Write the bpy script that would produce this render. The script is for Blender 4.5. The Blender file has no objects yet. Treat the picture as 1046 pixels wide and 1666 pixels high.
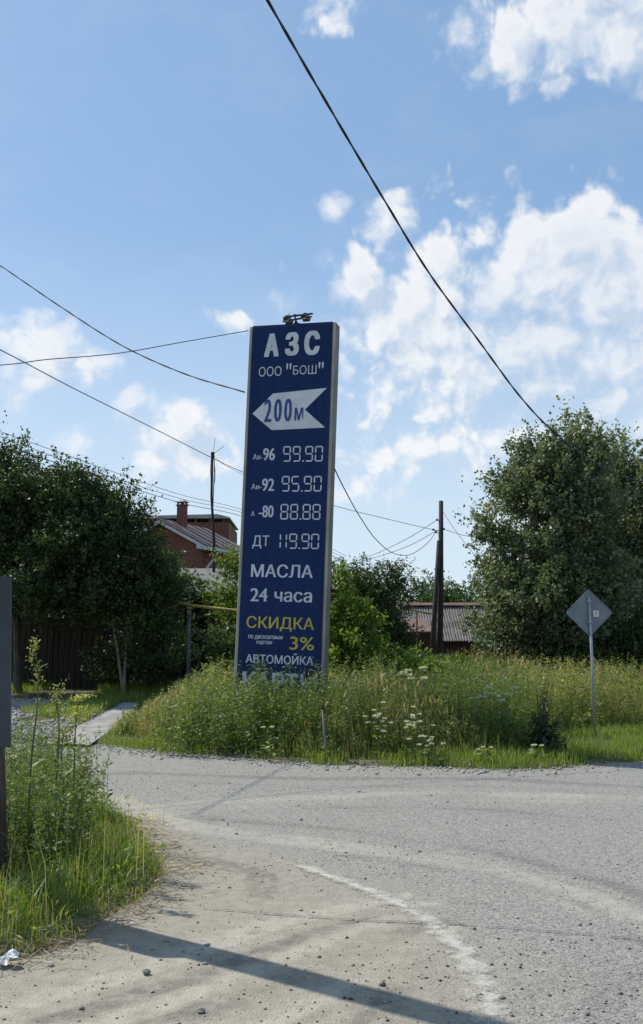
import bpy, bmesh, math, random
import numpy as np
from mathutils import Vector, Matrix

random.seed(7)
rng = np.random.default_rng(11)
scene = bpy.context.scene
COL = scene.collection

# ------------------------------------------------------------------ camera
FPX, CX, CY, HORIZON, EYE = 1600.0, 523.0, 833.0, 1050.0, 1.7
PITCH = math.atan((HORIZON - CY) / FPX)
cam = bpy.data.cameras.new('camera')
cam.sensor_fit = 'VERTICAL'
cam.sensor_height = 24.0
cam.lens = 24.0 * FPX / 1666.0
cam.clip_start = 0.05
cam.clip_end = 3000.0
camo = bpy.data.objects.new('camera', cam)
camo.location = (0, 0, EYE)
camo.rotation_euler = (math.pi / 2 + PITCH, 0, 0)
COL.objects.link(camo)
scene.camera = camo

# ------------------------------------------------------------------ sky
SUN_AZ, SUN_EL = math.radians(-55), math.radians(47)
world = bpy.data.worlds.new('World')
scene.world = world
world.use_nodes = True
SKY_STRENGTH = 0.105


class NT:
    """tiny node-tree helper"""
    def __init__(s, tree):
        s.t = tree

    def n(s, kind, **k):
        nd = s.t.nodes.new(kind)
        for a, v in k.items():
            setattr(nd, a, v)
        return nd

    def put(s, sock, v):
        if isinstance(v, bpy.types.NodeSocket):
            s.t.links.new(v, sock)
        elif v is not None:
            sock.default_value = v

    def math(s, op, a, b=None, c=None, clamp=False):
        nd = s.n('ShaderNodeMath', operation=op, use_clamp=clamp)
        for i, v in enumerate((a, b, c)):
            s.put(nd.inputs[i], v)
        return nd.outputs[0]

    def vmath(s, op, a, b=None, out=0):
        nd = s.n('ShaderNodeVectorMath', operation=op)
        s.put(nd.inputs[0], a)
        s.put(nd.inputs[1], b)
        return nd.outputs[out]

    def mix(s, f, a, b, blend='MIX'):
        nd = s.n('ShaderNodeMix', data_type='RGBA', blend_type=blend)
        s.put(nd.inputs[0], f)
        s.put(nd.inputs[6], a if isinstance(a, bpy.types.NodeSocket) else (*a, 1))
        s.put(nd.inputs[7], b if isinstance(b, bpy.types.NodeSocket) else (*b, 1))
        return nd.outputs[2]

    def noise(s, vec, scale, detail=4, rough=.55, dist=0, dim='3D'):
        nd = s.n('ShaderNodeTexNoise', noise_dimensions=dim)
        s.put(nd.inputs['Vector'], vec)
        nd.inputs['Scale'].default_value = scale
        nd.inputs['Detail'].default_value = detail
        nd.inputs['Roughness'].default_value = rough
        nd.inputs['Distortion'].default_value = dist
        return nd.outputs[0]

    def step(s, v, lo, hi, a=0., b=1.):
        nd = s.n('ShaderNodeMapRange', interpolation_type='SMOOTHSTEP')
        s.put(nd.inputs[0], v)
        for i, x in enumerate((lo, hi, a, b)):
            nd.inputs[i + 1].default_value = x
        return nd.outputs[0]


def pix_dir(px, py):
    u, v = (px - CX) / FPX, (CY - py) / FPX
    c, s = math.cos(PITCH), math.sin(PITCH)
    return Vector((u, c - v * s, s + v * c))


def build_sky():
    T = NT(world.node_tree)
    bg = world.node_tree.nodes['Background']
    sky = T.n('ShaderNodeTexSky', sky_type='NISHITA', sun_disc=False)
    sky.sun_elevation, sky.sun_rotation = SUN_EL, SUN_AZ
    sky.altitude, sky.air_density, sky.dust_density, sky.ozone_density = 200, 1.0, .7, 2.0
    d = T.n('ShaderNodeTexCoord').outputs['Generated']
    sep = T.n('ShaderNodeSeparateXYZ')
    T.put(sep.inputs[0], d)
    az = T.math('ARCTAN2', sep.outputs[0], sep.outputs[1])
    el = T.math('ARCSINE', sep.outputs[2])
    cmb = T.n('ShaderNodeCombineXYZ')
    T.put(cmb.inputs[0], az)
    T.put(cmb.inputs[1], el)
    p = cmb.outputs[0]
    wob = T.n('ShaderNodeTexNoise', noise_dimensions='2D')
    T.put(wob.inputs['Vector'], p)
    wob.inputs['Scale'].default_value = 14
    wob.inputs['Detail'].default_value = 3
    w = T.vmath('MULTIPLY', T.vmath('SUBTRACT', wob.outputs[1], (.5, .5, .5)), (.035, .028, 0))
    q = T.vmath('ADD', p, w)
    # cumulus heaps: centre and half sizes given as sky directions
    heaps = [(840, 540, 330, 190, .68), (1000, 560, 260, 200, .75), (960, 20, 260, 95, .85), (945, 430, 150, 100, 1.1), (1010, 480, 150, 110, 1.1), (860, 430, 80, 70, .9), (900, 560, 210, 90, .8),
             (700, 420, 60, 75, .8), (640, 360, 60, 45, .6), (545, 342, 40, 26, .6), (598, 460, 45, 60, .9),
             (690, 520, 120, 75, .8), (690, 620, 110, 60, .42), (850, 650, 200, 70, .62), (1030, 640, 140, 80, .7),
             (930, 30, 190, 66, 1.0), (1035, 80, 90, 60, .95), (850, 90, 70, 50, .6), (550, 18, 50, 45, .55),
             (75, 565, 70, 52, .9), (25, 625, 70, 48, .7), (150, 595, 45, 42, .7), (215, 655, 45, 38, .7),
             (290, 705, 75, 50, .62), (310, 770, 110, 45, .5), (372, 520, 36, 16, .5), (470, 492, 45, 20, .42),
             (640, 745, 140, 45, .52), (620, 800, 100, 36, .45), (120, 730, 50, 36, .5), (980, 590, 160, 60, .7)]
    cells = []
    for px, py, rx, ry, wt in heaps:
        v = pix_dir(px, py).normalized()
        a0, e0 = math.atan2(v.x, v.y), math.asin(v.z)
        k = 1.3 / FPX * (1 - .2 * abs(e0))
        cells.append((a0, e0, 1 / (rx * k), 1 / (ry * k), wt * 1.1))

    def density(q_, az_, el_):
        dens = None
        for a0, e0, ix, iy, wt in cells:
            r = T.vmath('MULTIPLY', T.vmath('SUBTRACT', q_, (a0, e0, 0)), (ix, iy, 0))
            b = T.math('MULTIPLY_ADD', T.vmath('DOT_PRODUCT', r, r, out=1), -wt, wt)
            dens = b if dens is None else T.math('SMOOTH_MAX', dens, b, .3)
        # the same kind of heaps all round the rest of the sky
        band = T.noise(T.vmath('MULTIPLY', q_, (1, 1.6, 0)), 4.2, 3, .5, dim='2D')
        cover = T.math('MULTIPLY', T.math('SUBTRACT', band, .57), 4.5)
        off = T.step(T.math('ABSOLUTE', az_), .36, .6)
        hi = T.step(el_, .62, .85)
        cover = T.math('SUBTRACT', cover, T.math('MULTIPLY', T.math('SUBTRACT', 1.0, T.math('MAXIMUM', off, hi)), 3.0))
        dens = T.math('MAXIMUM', T.math('MAXIMUM', dens, cover), -1.0)
        f = T.noise(q_, 16, 8, .6, .2, dim='2D')
        vo = T.n('ShaderNodeTexVoronoi', feature='SMOOTH_F1', voronoi_dimensions='2D')
        T.put(vo.inputs['Vector'], q_)
        vo.inputs['Scale'].default_value = 26
        vo.inputs['Smoothness'].default_value = .22
        vo.inputs['Detail'].default_value = 2.5
        vo.inputs['Roughness'].default_value = .55
        n_ = T.math('ADD', T.math('MULTIPLY', T.math('SUBTRACT', f, .5), 1.3),
                    T.math('MULTIPLY', T.math('SUBTRACT', .45, vo.outputs['Distance']), .62))
        return T.math('ADD', dens, n_)
    de = density(q, az, el)
    de2 = density(T.vmath('ADD', q, (-.012, .018, 0)), az, el)
    # crisp billowed heads here, frayed misty skirts there
    soft = T.step(T.noise(q, 6.5, 3, .5, dim='2D'), .36, .62, .42, 1.15)
    mr = T.n('ShaderNodeMapRange', interpolation_type='SMOOTHSTEP')
    T.put(mr.inputs[0], de)
    mr.inputs[1].default_value = -.12
    T.put(mr.inputs[2], soft)
    alpha = mr.outputs[0]
    thick = T.step(de, .35, 1.6)
    lit = T.math('MULTIPLY_ADD', T.math('SUBTRACT', de, de2), 1.5, .62, clamp=True)
    shade = T.math('MULTIPLY_ADD', thick, -.46, lit, clamp=True)
    ccol = T.mix(shade, (5.2, 6.1, 7.4), (8.6, 8.65, 8.7))
    # summer haze towards the horizon, with faint thin cloud in it
    veil = T.step(el, -.02, .46, .85, .0)
    base = T.mix(veil, T.mix(.42, sky.outputs[0], (3.3, 5.7, 9.0)), (6.6, 7.7, 8.6))
    thin = T.math('MULTIPLY', T.step(T.noise(T.vmath('MULTIPLY', q, (1, 2.2, 0)), 7, 5, .55, dim='2D'), .45, .75), T.step(el, .02, .3, .55, .05))
    base = T.mix(thin, base, (7.4, 7.9, 8.4))
    alpha = T.math('MULTIPLY', alpha, .86)
    # towards the horizon the heaps drown in the haze
    alpha = T.math('MULTIPLY', alpha, T.step(el, .0, .2, .45, 1.))
    T.put(bg.inputs[0], T.mix(alpha, base, ccol))
    bg.inputs[1].default_value = SKY_STRENGTH


build_sky()
sun = bpy.data.lights.new('sun', 'SUN')
sun.energy, sun.angle, sun.color = 5.0, math.radians(.53), (1, .95, .87)
suno = bpy.data.objects.new('sun', sun)
SUN_DIR = Vector((math.sin(SUN_AZ) * math.cos(SUN_EL), math.cos(SUN_AZ) * math.cos(SUN_EL), math.sin(SUN_EL)))
suno.rotation_euler = SUN_DIR.to_track_quat('Z', 'Y').to_euler()
suno.location = SUN_DIR * 60
COL.objects.link(suno)
vs = scene.view_settings
vs.view_transform, vs.look, vs.exposure, vs.gamma = 'Standard', 'None', 0.1, 1.0
scene.cycles.use_denoising = True
scene.cycles.max_bounces = 4
scene.cycles.diffuse_bounces = 3
scene.cycles.glossy_bounces = 2
scene.cycles.transmission_bounces = 2
scene.cycles.transparent_max_bounces = 4
world.cycles.sampling_method = 'MANUAL'
world.cycles.sample_map_resolution = 256


# ------------------------------------------------------------------ helpers
def at(px, py, Y):
    """world point seen in that direction, Y metres ahead"""
    d = pix_dir(px, py)
    return Vector((0, 0, EYE)) + d * (Y / d.y)


def gp(px, py, z=0.0):
    d = pix_dir(px, py)
    p = Vector((0, 0, EYE)) + d * ((z - EYE) / d.z)
    return (p.x, p.y)


def sstep(x, a, b):
    t = np.clip((np.asarray(x, float) - a) / (b - a), 0, 1)
    return t * t * (3 - 2 * t)


def poly_sd(P, poly):
    """signed distance to polygon, positive inside"""
    P = np.asarray(P, float).reshape(-1, 2)
    Q = np.asarray(poly, float)
    dmin = np.full(len(P), 1e9)
    ins = np.zeros(len(P), bool)
    for a, b in zip(Q, np.roll(Q, -1, 0)):
        e = b - a
        w = P - a
        t = np.clip((w @ e) / max(e @ e, 1e-9), 0, 1)
        dmin = np.minimum(dmin, np.hypot(*(w - t[:, None] * e).T))
        c = (a[1] > P[:, 1]) != (b[1] > P[:, 1])
        with np.errstate(divide='ignore', invalid='ignore'):
            xi = e[0] * (P[:, 1] - a[1]) / e[1] + a[0]
        ins ^= c & (P[:, 0] < xi)
    return np.where(ins, dmin, -dmin)


def line_dist(P, pts):
    P = np.asarray(P, float).reshape(-1, 2)
    dmin = np.full(len(P), 1e9)
    for a, b in zip(pts[:-1], pts[1:]):
        a, b = np.array(a), np.array(b)
        e = b - a
        w = P - a
        t = np.clip((w @ e) / max(e @ e, 1e-9), 0, 1)
        dmin = np.minimum(dmin, np.hypot(*(w - t[:, None] * e).T))
    return dmin


def signed_line(P, pts):
    """signed distance to a polyline (left of it positive)"""
    P = np.asarray(P, float).reshape(-1, 2)
    best = np.full(len(P), 1e9)
    sg = np.ones(len(P))
    for a, b in zip(pts[:-1], pts[1:]):
        a, b = np.array(a), np.array(b)
        e = b - a
        w = P - a
        t = np.clip((w @ e) / max(e @ e, 1e-9), 0, 1)
        d = np.hypot(*(w - t[:, None] * e).T)
        m = d < best
        best[m] = d[m]
        sg[m] = np.sign(e[0] * w[m, 1] - e[1] * w[m, 0])
    return best * sg


_k = rng.normal(size=(5, 10, 2))
_ph = rng.uniform(0, 6.28, (5, 10))


def fld(P, scale, i=0):
    """smooth random field about 0..1"""
    P = np.asarray(P, float).reshape(-1, 2)
    v = np.sin((P[:, None, :] * _k[i]).sum(2) * scale + _ph[i]).sum(1)
    return .5 + v / 9.0


def spline(pts, n=10):
    """Catmull-Rom through points"""
    P = [Vector(p) for p in pts]
    P = [P[0] * 2 - P[1]] + P + [P[-1] * 2 - P[-2]]
    out = []
    for i in range(1, len(P) - 2):
        a, b, c, d = P[i - 1:i + 3]
        for k in range(n):
            t = k / n
            out.append(.5 * ((2 * b) + (c - a) * t + (2 * a - 5 * b + 4 * c - d) * t * t + (3 * b - a - 3 * c + d) * t ** 3))
    out.append(P[-2].copy())
    return out


def tag(o, label=None, cat=None, group=None, kind=None):
    if label: o['label'] = label
    if cat: o['category'] = cat
    if group: o['group'] = group
    if kind: o['kind'] = kind
    return o


def empty(name, loc, rot=(0, 0, 0), **k):
    o = bpy.data.objects.new(name, None)
    o.empty_display_size = .2
    o.location = loc
    o.rotation_euler = rot
    COL.objects.link(o)
    return tag(o, **k)


def link(name, me, mat, parent=None, **k):
    o = bpy.data.objects.new(name, me)
    if mat and not me.materials:
        me.materials.append(mat)
    COL.objects.link(o)
    o.parent = parent
    return tag(o, **k)


class MB:
    """collects solid pieces for ONE mesh object"""
    def __init__(s):
        s.v, s.f = [], []

    def add(s, vs_, fs_):
        b = len(s.v)
        s.v += [tuple(x) for x in vs_]
        s.f += [tuple(i + b for i in f) for f in fs_]
        return s

    def box(s, c, size, rot=None):
        hx, hy, hz = (x / 2 for x in size)
        vs_ = [Vector((x, y, z)) for x in (-hx, hx) for y in (-hy, hy) for z in (-hz, hz)]
        if rot is not None:
            vs_ = [rot @ x for x in vs_]
        c = Vector(c)
        return s.add([x + c for x in vs_], [(0, 1, 3, 2), (4, 6, 7, 5), (0, 4, 5, 1), (2, 3, 7, 6), (0, 2, 6, 4), (1, 5, 7, 3)])

    def bar(s, a, b, w, h):
        a, b = Vector(a), Vector(b)
        d = b - a
        return s.box((a + b) / 2, (w, h, d.length), d.to_track_quat('Z', 'Y').to_matrix())

    def tube(s, pts, r, n=8, cap=True):
        pts = [Vector(p) for p in pts]
        rs = r if isinstance(r, (list, tuple)) else [r] * len(pts)
        base = len(s.v)
        up = None
        for i, p in enumerate(pts):
            t = (pts[min(i + 1, len(pts) - 1)] - pts[max(i - 1, 0)]).normalized()
            if up is None:
                up = t.orthogonal().normalized()
            up = (up - t * up.dot(t)).normalized()
            sd = t.cross(up)
            for k in range(n):
                a = 2 * math.pi * k / n
                s.v.append(tuple(p + (up * math.cos(a) + sd * math.sin(a)) * rs[i]))
        for i in range(len(pts) - 1):
            for k in range(n):
                a, b = base + i * n + k, base + i * n + (k + 1) % n
                s.f.append((a, b, b + n, a + n))
        if cap:
            s.f.append(tuple(base + k for k in reversed(range(n))))
            s.f.append(tuple(base + (len(pts) - 1) * n + k for k in range(n)))
        return s

    def prism(s, poly, depth, o=(0, 0, 0), ax=(1, 0, 0), ay=(0, 0, 1), az=(0, 1, 0)):
        """polygon in the plane (ax, ay) pushed along az"""
        o, ax, ay, az = map(Vector, (o, ax, ay, az))
        n = len(poly)
        v0 = [o + ax * x + ay * y for x, y in poly]
        v1 = [x + az * depth for x in v0]
        fs_ = [tuple(range(n)), tuple(range(2 * n - 1, n - 1, -1))]
        fs_ += [(i, i + n, (i + 1) % n + n, (i + 1) % n) for i in range(n)]
        return s.add(v0 + v1, fs_)

    def mesh(s, name, smooth=False, bevel=0):
        me = bpy.data.meshes.new(name)
        me.from_pydata(s.v, [], s.f)
        bm = bmesh.new()
        bm.from_mesh(me)
        bmesh.ops.recalc_face_normals(bm, faces=bm.faces)
        if bevel:
            bmesh.ops.bevel(bm, geom=bm.edges[:], offset=bevel, segments=1, affect='EDGES', profile=.5)
        bm.to_mesh(me)
        bm.free()
        if smooth:
            me.shade_smooth()
        return me

    def build(s, name, mat, parent=None, smooth=False, bevel=0, **k):
        return link(name, s.mesh(name, smooth, bevel), mat, parent, **k)


class Veg:
    """leaf-sized quads collected with numpy for ONE mesh object"""
    def __init__(s):
        s.q, s.t = [], []

    def quads(s, Q, tint):
        s.q.append(np.asarray(Q, np.float32).reshape(-1, 4, 3))
        s.t.append(np.broadcast_to(np.asarray(tint, np.float32), (len(s.q[-1]),)))

    def blades(s, base, h, w, lean, az, tint, face=None):
        n = len(base)
        h, w, lean, az, tint = (np.broadcast_to(np.asarray(x, float), (n,)) for x in (h, w, lean, az, tint))
        dr = np.stack([np.cos(az), np.sin(az), 0 * az], 1)
        fa = az + math.pi / 2 + (rng.normal(0, .7, n) if face is None else face)
        sd = np.stack([np.cos(fa), np.sin(fa), 0 * fa], 1) * (w / 2)[:, None]
        up = np.array([0, 0, 1.])
        L = [(0, 0), (.55, .22), (1, 1)]
        P = [base + up * (h * t * (1 - .25 * lean * k))[:, None] + dr * (h * lean * k)[:, None] for t, k in L]
        W = [1, .8, .12]
        for i in (0, 1):
            s.quads(np.stack([P[i] - sd * W[i], P[i] + sd * W[i], P[i + 1] + sd * W[i + 1], P[i + 1] - sd * W[i + 1]], 1), tint)

    def leaves(s, pos, dr, L, W, tint, nrm=None):
        n = len(pos)
        dr = dr / (np.linalg.norm(dr, axis=1, keepdims=True) + 1e-9)
        if nrm is None:
            nrm = rng.normal(size=(n, 3)) * .8 + np.array([0, 0, .9])
        sd = np.cross(dr, nrm)
        sd /= (np.linalg.norm(sd, axis=1, keepdims=True) + 1e-9)
        L = np.broadcast_to(np.asarray(L, float), (n,))[:, None]
        W = np.broadcast_to(np.asarray(W, float), (n,))[:, None]
        fold = np.cross(sd, dr) * W * .22
        mid = pos + dr * L * .45 + fold
        s.quads(np.stack([pos, mid + sd * W / 2, pos + dr * L, mid - sd * W / 2], 1), tint)

    def build(s, name, mat, parent=None, **k):
        Q = np.concatenate(s.q)
        t = np.concatenate(s.t).astype(np.float32)
        n = len(Q)
        me = bpy.data.meshes.new(name)
        me.vertices.add(n * 4)
        me.loops.add(n * 4)
        me.polygons.add(n)
        me.vertices.foreach_set('co', Q.ravel())
        me.loops.foreach_set('vertex_index', np.arange(n * 4, dtype=np.int32))
        me.polygons.foreach_set('loop_start', np.arange(n, dtype=np.int32) * 4)
        at_ = me.attributes.new('tint', 'FLOAT', 'FACE')
        at_.data.foreach_set('value', t)
        me.update(calc_edges=True)
        return link(name, me, mat, parent, **k)


# ------------------------------------------------------------------ materials
def material(name):
    m = bpy.data.materials.new(name)
    m.use_nodes = True
    T = NT(m.node_tree)
    return m, T, m.node_tree.nodes['Principled BSDF'], m.node_tree.nodes['Material Output']


def plain(name, c1, c2, scale=6, rough=.7, detail=5, metal=0, bump=.0, bscale=40, stretch=(1, 1, 1), spec=.4, lo=.35, hi=.65):
    m, T, b, o = material(name)
    co = T.vmath('MULTIPLY', T.n('ShaderNodeTexCoord').outputs['Object'], stretch)
    f = T.step(T.noise(co, scale, detail, .6), lo, hi)
    T.put(b.inputs['Base Color'], T.mix(f, c1, c2))
    b.inputs['Roughness'].default_value = rough
    b.inputs['Metallic'].default_value = metal
    b.inputs['Specular IOR Level'].default_value = spec
    if bump:
        bp = T.n('ShaderNodeBump')
        bp.inputs['Strength'].default_value = bump
        bp.inputs['Distance'].default_value = .01
        T.put(bp.inputs['Height'], T.noise(co, bscale, 5, .6))
        T.put(b.inputs['Normal'], bp.outputs[0])
    return m


def leafy(name, cols, trans=.4, rough=.45, tcol=1.6, spec=.35):
    """cols: leaf colours from tint 0 to tint 1"""
    m, T, b, o = material(name)
    a = T.n('ShaderNodeAttribute', attribute_name='tint')
    r = T.n('ShaderNodeValToRGB')
    T.put(r.inputs[0], a.outputs['Fac'])
    e = r.color_ramp.elements
    while len(e) < len(cols):
        e.new(.5)
    for i, c in enumerate(cols):
        e[i].position = i / (len(cols) - 1)
        e[i].color = (*c, 1)
    T.put(b.inputs['Base Color'], r.outputs[0])
    b.inputs['Roughness'].default_value = rough
    b.inputs['Specular IOR Level'].default_value = spec
    tr = T.n('ShaderNodeBsdfTranslucent')
    T.put(tr.inputs[0], T.mix(1.0, r.outputs[0], (tcol, tcol * 1.02, tcol * .55), 'MULTIPLY'))
    mx = T.n('ShaderNodeMixShader')
    mx.inputs[0].default_value = trans
    T.put(mx.inputs[1], b.outputs[0])
    T.put(mx.inputs[2], tr.outputs[0])
    T.put(o.inputs[0], mx.outputs[0])
    return m


def ground_material():
    m, T, b, o = material('soil')
    co = T.n('ShaderNodeTexCoord').outputs['Object']
    a = T.noise(co, .9, 5, .6)
    f = T.noise(co, 14, 6, .65)
    green = T.mix(T.step(f, .3, .7), (.05, .062, .022), (.11, .105, .055))
    soil = T.mix(T.step(f, .3, .7), (.12, .095, .065), (.21, .175, .125))
    T.put(b.inputs['Base Color'], T.mix(T.step(a, .42, .6), green, soil))
    b.inputs['Roughness'].default_value = .95
    b.inputs['Specular IOR Level'].default_value = .1
    bp = T.n('ShaderNodeBump')
    bp.inputs['Strength'].default_value = .7
    bp.inputs['Distance'].default_value = .03
    T.put(bp.inputs['Height'], f)
    T.put(b.inputs['Normal'], bp.outputs[0])
    return m


def road_material():
    m, T, b, o = material('road')
    co = T.n('ShaderNodeTexCoord').outputs['Object']
    dust = T.n('ShaderNodeAttribute', attribute_name='dust').outputs['Fac']
    track = T.n('ShaderNodeAttribute', attribute_name='track').outputs['Fac']
    big = T.noise(co, .8, 5, .6, .4)
    med = T.noise(co, 9, 6, .7)
    fine = T.noise(co, 85, 3, .7)
    vo = T.n('ShaderNodeTexVoronoi')
    T.put(vo.inputs['Vector'], co)
    vo.inputs['Scale'].default_value = 70
    stone = T.n('ShaderNodeSeparateColor')
    T.put(stone.inputs[0], vo.outputs['Color'])
    chips = T.mix(T.step(stone.outputs[0], .1, .95), (.13, .128, .12), (.42, .412, .388))
    asph = T.mix(T.step(fine, .32, .7), chips, (.3, .296, .277))
    dirt = T.mix(T.step(med, .3, .72), (.295, .268, .222), (.385, .355, .302))
    dirt = T.mix(T.math('MULTIPLY', T.step(fine, .55, .75), .5), dirt, (.19, .18, .155))
    dm = T.math('ADD', dust, T.math('MULTIPLY_ADD', med, .5, -.25))
    dm = T.math('ADD', dm, T.math('MULTIPLY_ADD', big, .9, -.45))
    col = T.mix(T.step(dm, .15, .85), asph, dirt)
    lt = T.math('MULTIPLY', T.step(track, .0, 1.), T.step(med, .25, .65))
    col = T.mix(T.math('MULTIPLY', lt, .7), col, (.47, .445, .385))
    dk = T.math('MULTIPLY', T.step(T.math('MULTIPLY', track, -1.0), .0, 1.), T.step(med, .75, .35))
    col = T.mix(T.math('MULTIPLY', dk, .62), col, (.13, .125, .115))
    T.put(b.inputs['Base Color'], T.mix(1.0, col, (.86, .845, .80), 'MULTIPLY'))
    b.inputs['Roughness'].default_value = .9
    b.inputs['Specular IOR Level'].default_value = .25
    bp = T.n('ShaderNodeBump')
    bp.inputs['Strength'].default_value = .9
    bp.inputs['Distance'].default_value = .012
    h = T.math('ADD', T.math('MULTIPLY', fine, .5), T.math('MULTIPLY', med, .9))
    h = T.math('ADD', h, T.math('MULTIPLY', vo.outputs['Distance'], -.35))
    T.put(bp.inputs['Height'], h)
    T.put(b.inputs['Normal'], bp.outputs[0])
    return m


def marking_material():
    m, T, b, o = material('worn_paint')
    co = T.n('ShaderNodeTexCoord').outputs['Object']
    uv = T.n('ShaderNodeAttribute', attribute_name='edge').outputs['Fac']
    f = T.noise(co, 7, 7, .75)
    g = T.noise(co, 60, 3, .7)
    k = T.math('ADD', T.math('ADD', T.math('MULTIPLY', f, 1.0), T.math('MULTIPLY', g, .55)), uv)
    b.inputs['Base Color'].default_value = (.54, .515, .45, 1)
    b.inputs['Roughness'].default_value = .85
    tr = T.n('ShaderNodeBsdfTransparent')
    mx = T.n('ShaderNodeMixShader')
    T.put(mx.inputs[0], T.math('MULTIPLY', T.step(k, .60, 1.0), .74))
    T.put(mx.inputs[1], tr.outputs[0])
    T.put(mx.inputs[2], b.outputs[0])
    T.put(o.inputs[0], mx.outputs[0])
    return m


def brick_material():
    m, T, b, o = material('brickwork')
    co = T.n('ShaderNodeTexCoord').outputs['Object']
    sp = T.n('ShaderNodeSeparateXYZ')
    T.put(sp.inputs[0], co)
    cm = T.n('ShaderNodeCombineXYZ')
    T.put(cm.inputs[0], T.math('ADD', sp.outputs[0], sp.outputs[1]))
    T.put(cm.inputs[1], sp.outputs[2])
    br = T.n('ShaderNodeTexBrick')
    T.put(br.inputs['Vector'], cm.outputs[0])
    br.inputs['Color1'].default_value = (.17, .066, .045, 1)
    br.inputs['Color2'].default_value = (.125, .047, .034, 1)
    br.inputs['Mortar'].default_value = (.22, .16, .13, 1)
    br.inputs['Scale'].default_value = 1
    br.inputs['Brick Width'].default_value = .26
    br.inputs['Row Height'].default_value = .078
    br.inputs['Mortar Size'].default_value = .006
    T.put(b.inputs['Base Color'], T.mix(T.step(T.noise(co, 1.5), .3, .7), br.outputs[0], (.15, .058, .041)))
    b.inputs['Roughness'].default_value = .9
    return m


def sign_blue():
    m, T, b, o = material('sign_blue')
    co = T.n('ShaderNodeTexCoord').outputs['Object']
    f = T.noise(T.vmath('MULTIPLY', co, (6, 1, .8)), 1.2, 5, .6)
    T.put(b.inputs['Base Color'], T.mix(T.step(f, .3, .75), (.005, .020, .085), (.008, .027, .104)))
    b.inputs['Roughness'].default_value = .42
    b.inputs['Specular IOR Level'].default_value = .16
    return m


M = {}
M['soil'] = ground_material()
M['road'] = road_material()
M['paint'] = marking_material()
M['brick'] = brick_material()
M['blue'] = sign_blue()
M['white'] = plain('sign_white', (.56, .58, .6), (.66, .68, .69), 4, .5)
M['lilac'] = plain('price_white', (.5, .54, .62), (.62, .65, .7), 4, .5)
M['yellow'] = plain('sign_yellow', (.46, .38, .05), (.56, .46, .07), 4, .5)
M['deep_blue'] = plain('numeral_blue', (.03, .05, .21), (.04, .07, .26), 4, .5)
M['alu'] = plain('pylon_frame', (.27, .25, .20), (.40, .375, .31), 3, .55, metal=.0, stretch=(1, 1, .3))
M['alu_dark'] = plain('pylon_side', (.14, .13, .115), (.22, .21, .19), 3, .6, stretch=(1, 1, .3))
M['black'] = plain('lamp_black', (.012, .012, .013), (.03, .03, .032), 8, .5)
M['lamp_glass'] = plain('lamp_glass', (.12, .14, .15), (.2, .22, .23), 8, .15)
M['galv'] = plain('galvanised', (.27, .30, .33), (.36, .39, .42), 7, .42, metal=.35)
M['plate'] = plain('plate_back', (.15, .175, .195), (.21, .24, .262), 3, .5, metal=.15)
M['sticker'] = plain('sticker', (.6, .6, .58), (.7, .7, .68), 9, .6)
M['print'] = plain('print_grey', (.2, .2, .2), (.3, .3, .3), 9, .6)
M['pole'] = plain('weathered_pole', (.045, .038, .032), (.10, .088, .075), 5, .9, bump=.6, bscale=12, stretch=(6, 6, .5))
M['tar'] = plain('tarred_pole', (.02, .016, .014), (.05, .042, .036), 5, .85, bump=.6, bscale=12, stretch=(6, 6, .5))
M['wire'] = plain('cable_sheath', (.012, .013, .015), (.03, .03, .033), 5, .55)
M['thin_wire'] = plain('bare_wire', (.06, .065, .07), (.1, .1, .11), 5, .5)
M['board'] = plain('painted_board', (.04, .046, .055), (.06, .068, .08), 2, .6)
M['plank'] = plain('old_plank', (.018, .015, .012), (.042, .033, .026), 3, .9, bump=.6, bscale=10, stretch=(7, 7, .5))
M['rust_wood'] = plain('red_brown_wood', (.04, .02, .015), (.075, .036, .026), 3, .9, stretch=(5, 5, .5))
M['slate'] = plain('asbestos_sheet', (.10, .088, .078), (.18, .162, .146), 2.2, .9, stretch=(1, 1, 1), bump=.3)
M['rust'] = plain('rusty_sheet', (.11, .058, .04), (.18, .11, .085), 3, .8)
M['maroon'] = plain('roof_metal', (.105, .07, .066), (.15, .105, .1), 2, .5)
M['pale_metal'] = plain('pale_fascia', (.42, .45, .46), (.52, .55, .56), 2, .5)
M['grey_metal'] = plain('grey_roof', (.28, .265, .26), (.36, .34, .33), 2, .45)
M['gas'] = plain('gas_pipe_paint', (.36, .27, .05), (.25, .19, .06), 3, .6)
M['concrete'] = plain('concrete', (.22, .21, .19), (.34, .325, .295), 3, .92, bump=.5, bscale=30)
M['stones'] = plain('stones', (.15, .145, .135), (.4, .385, .35), 45, .9, detail=2)
M['post_grey'] = plain('grey_post', (.1, .1, .095), (.17, .165, .155), 4, .8)
M['dark_stone'] = plain('dark_stone', (.06, .058, .054), (.2, .19, .175), 9, .9)
M['paper'] = plain('litter_paper', (.6, .62, .64), (.75, .76, .77), 9, .7)
M['bark'] = plain('bark', (.05, .042, .034), (.12, .105, .085), 5, .95, bump=.8, bscale=14, stretch=(5, 5, .7))
M['pale_bark'] = plain('pale_bark', (.16, .14, .11), (.27, .24, .2), 5, .95, stretch=(4, 4, .7))
M['insulator'] = plain('insulator', (.5, .5, .48), (.6, .6, .58), 9, .25)
M['dark_inside'] = plain('dark_boards', (.022, .019, .016), (.045, .04, .034), 3, .95, stretch=(6, 6, .5))
M['glass'] = plain('window_glass', (.03, .035, .04), (.05, .055, .06), 3, .08, spec=.6)

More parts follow.
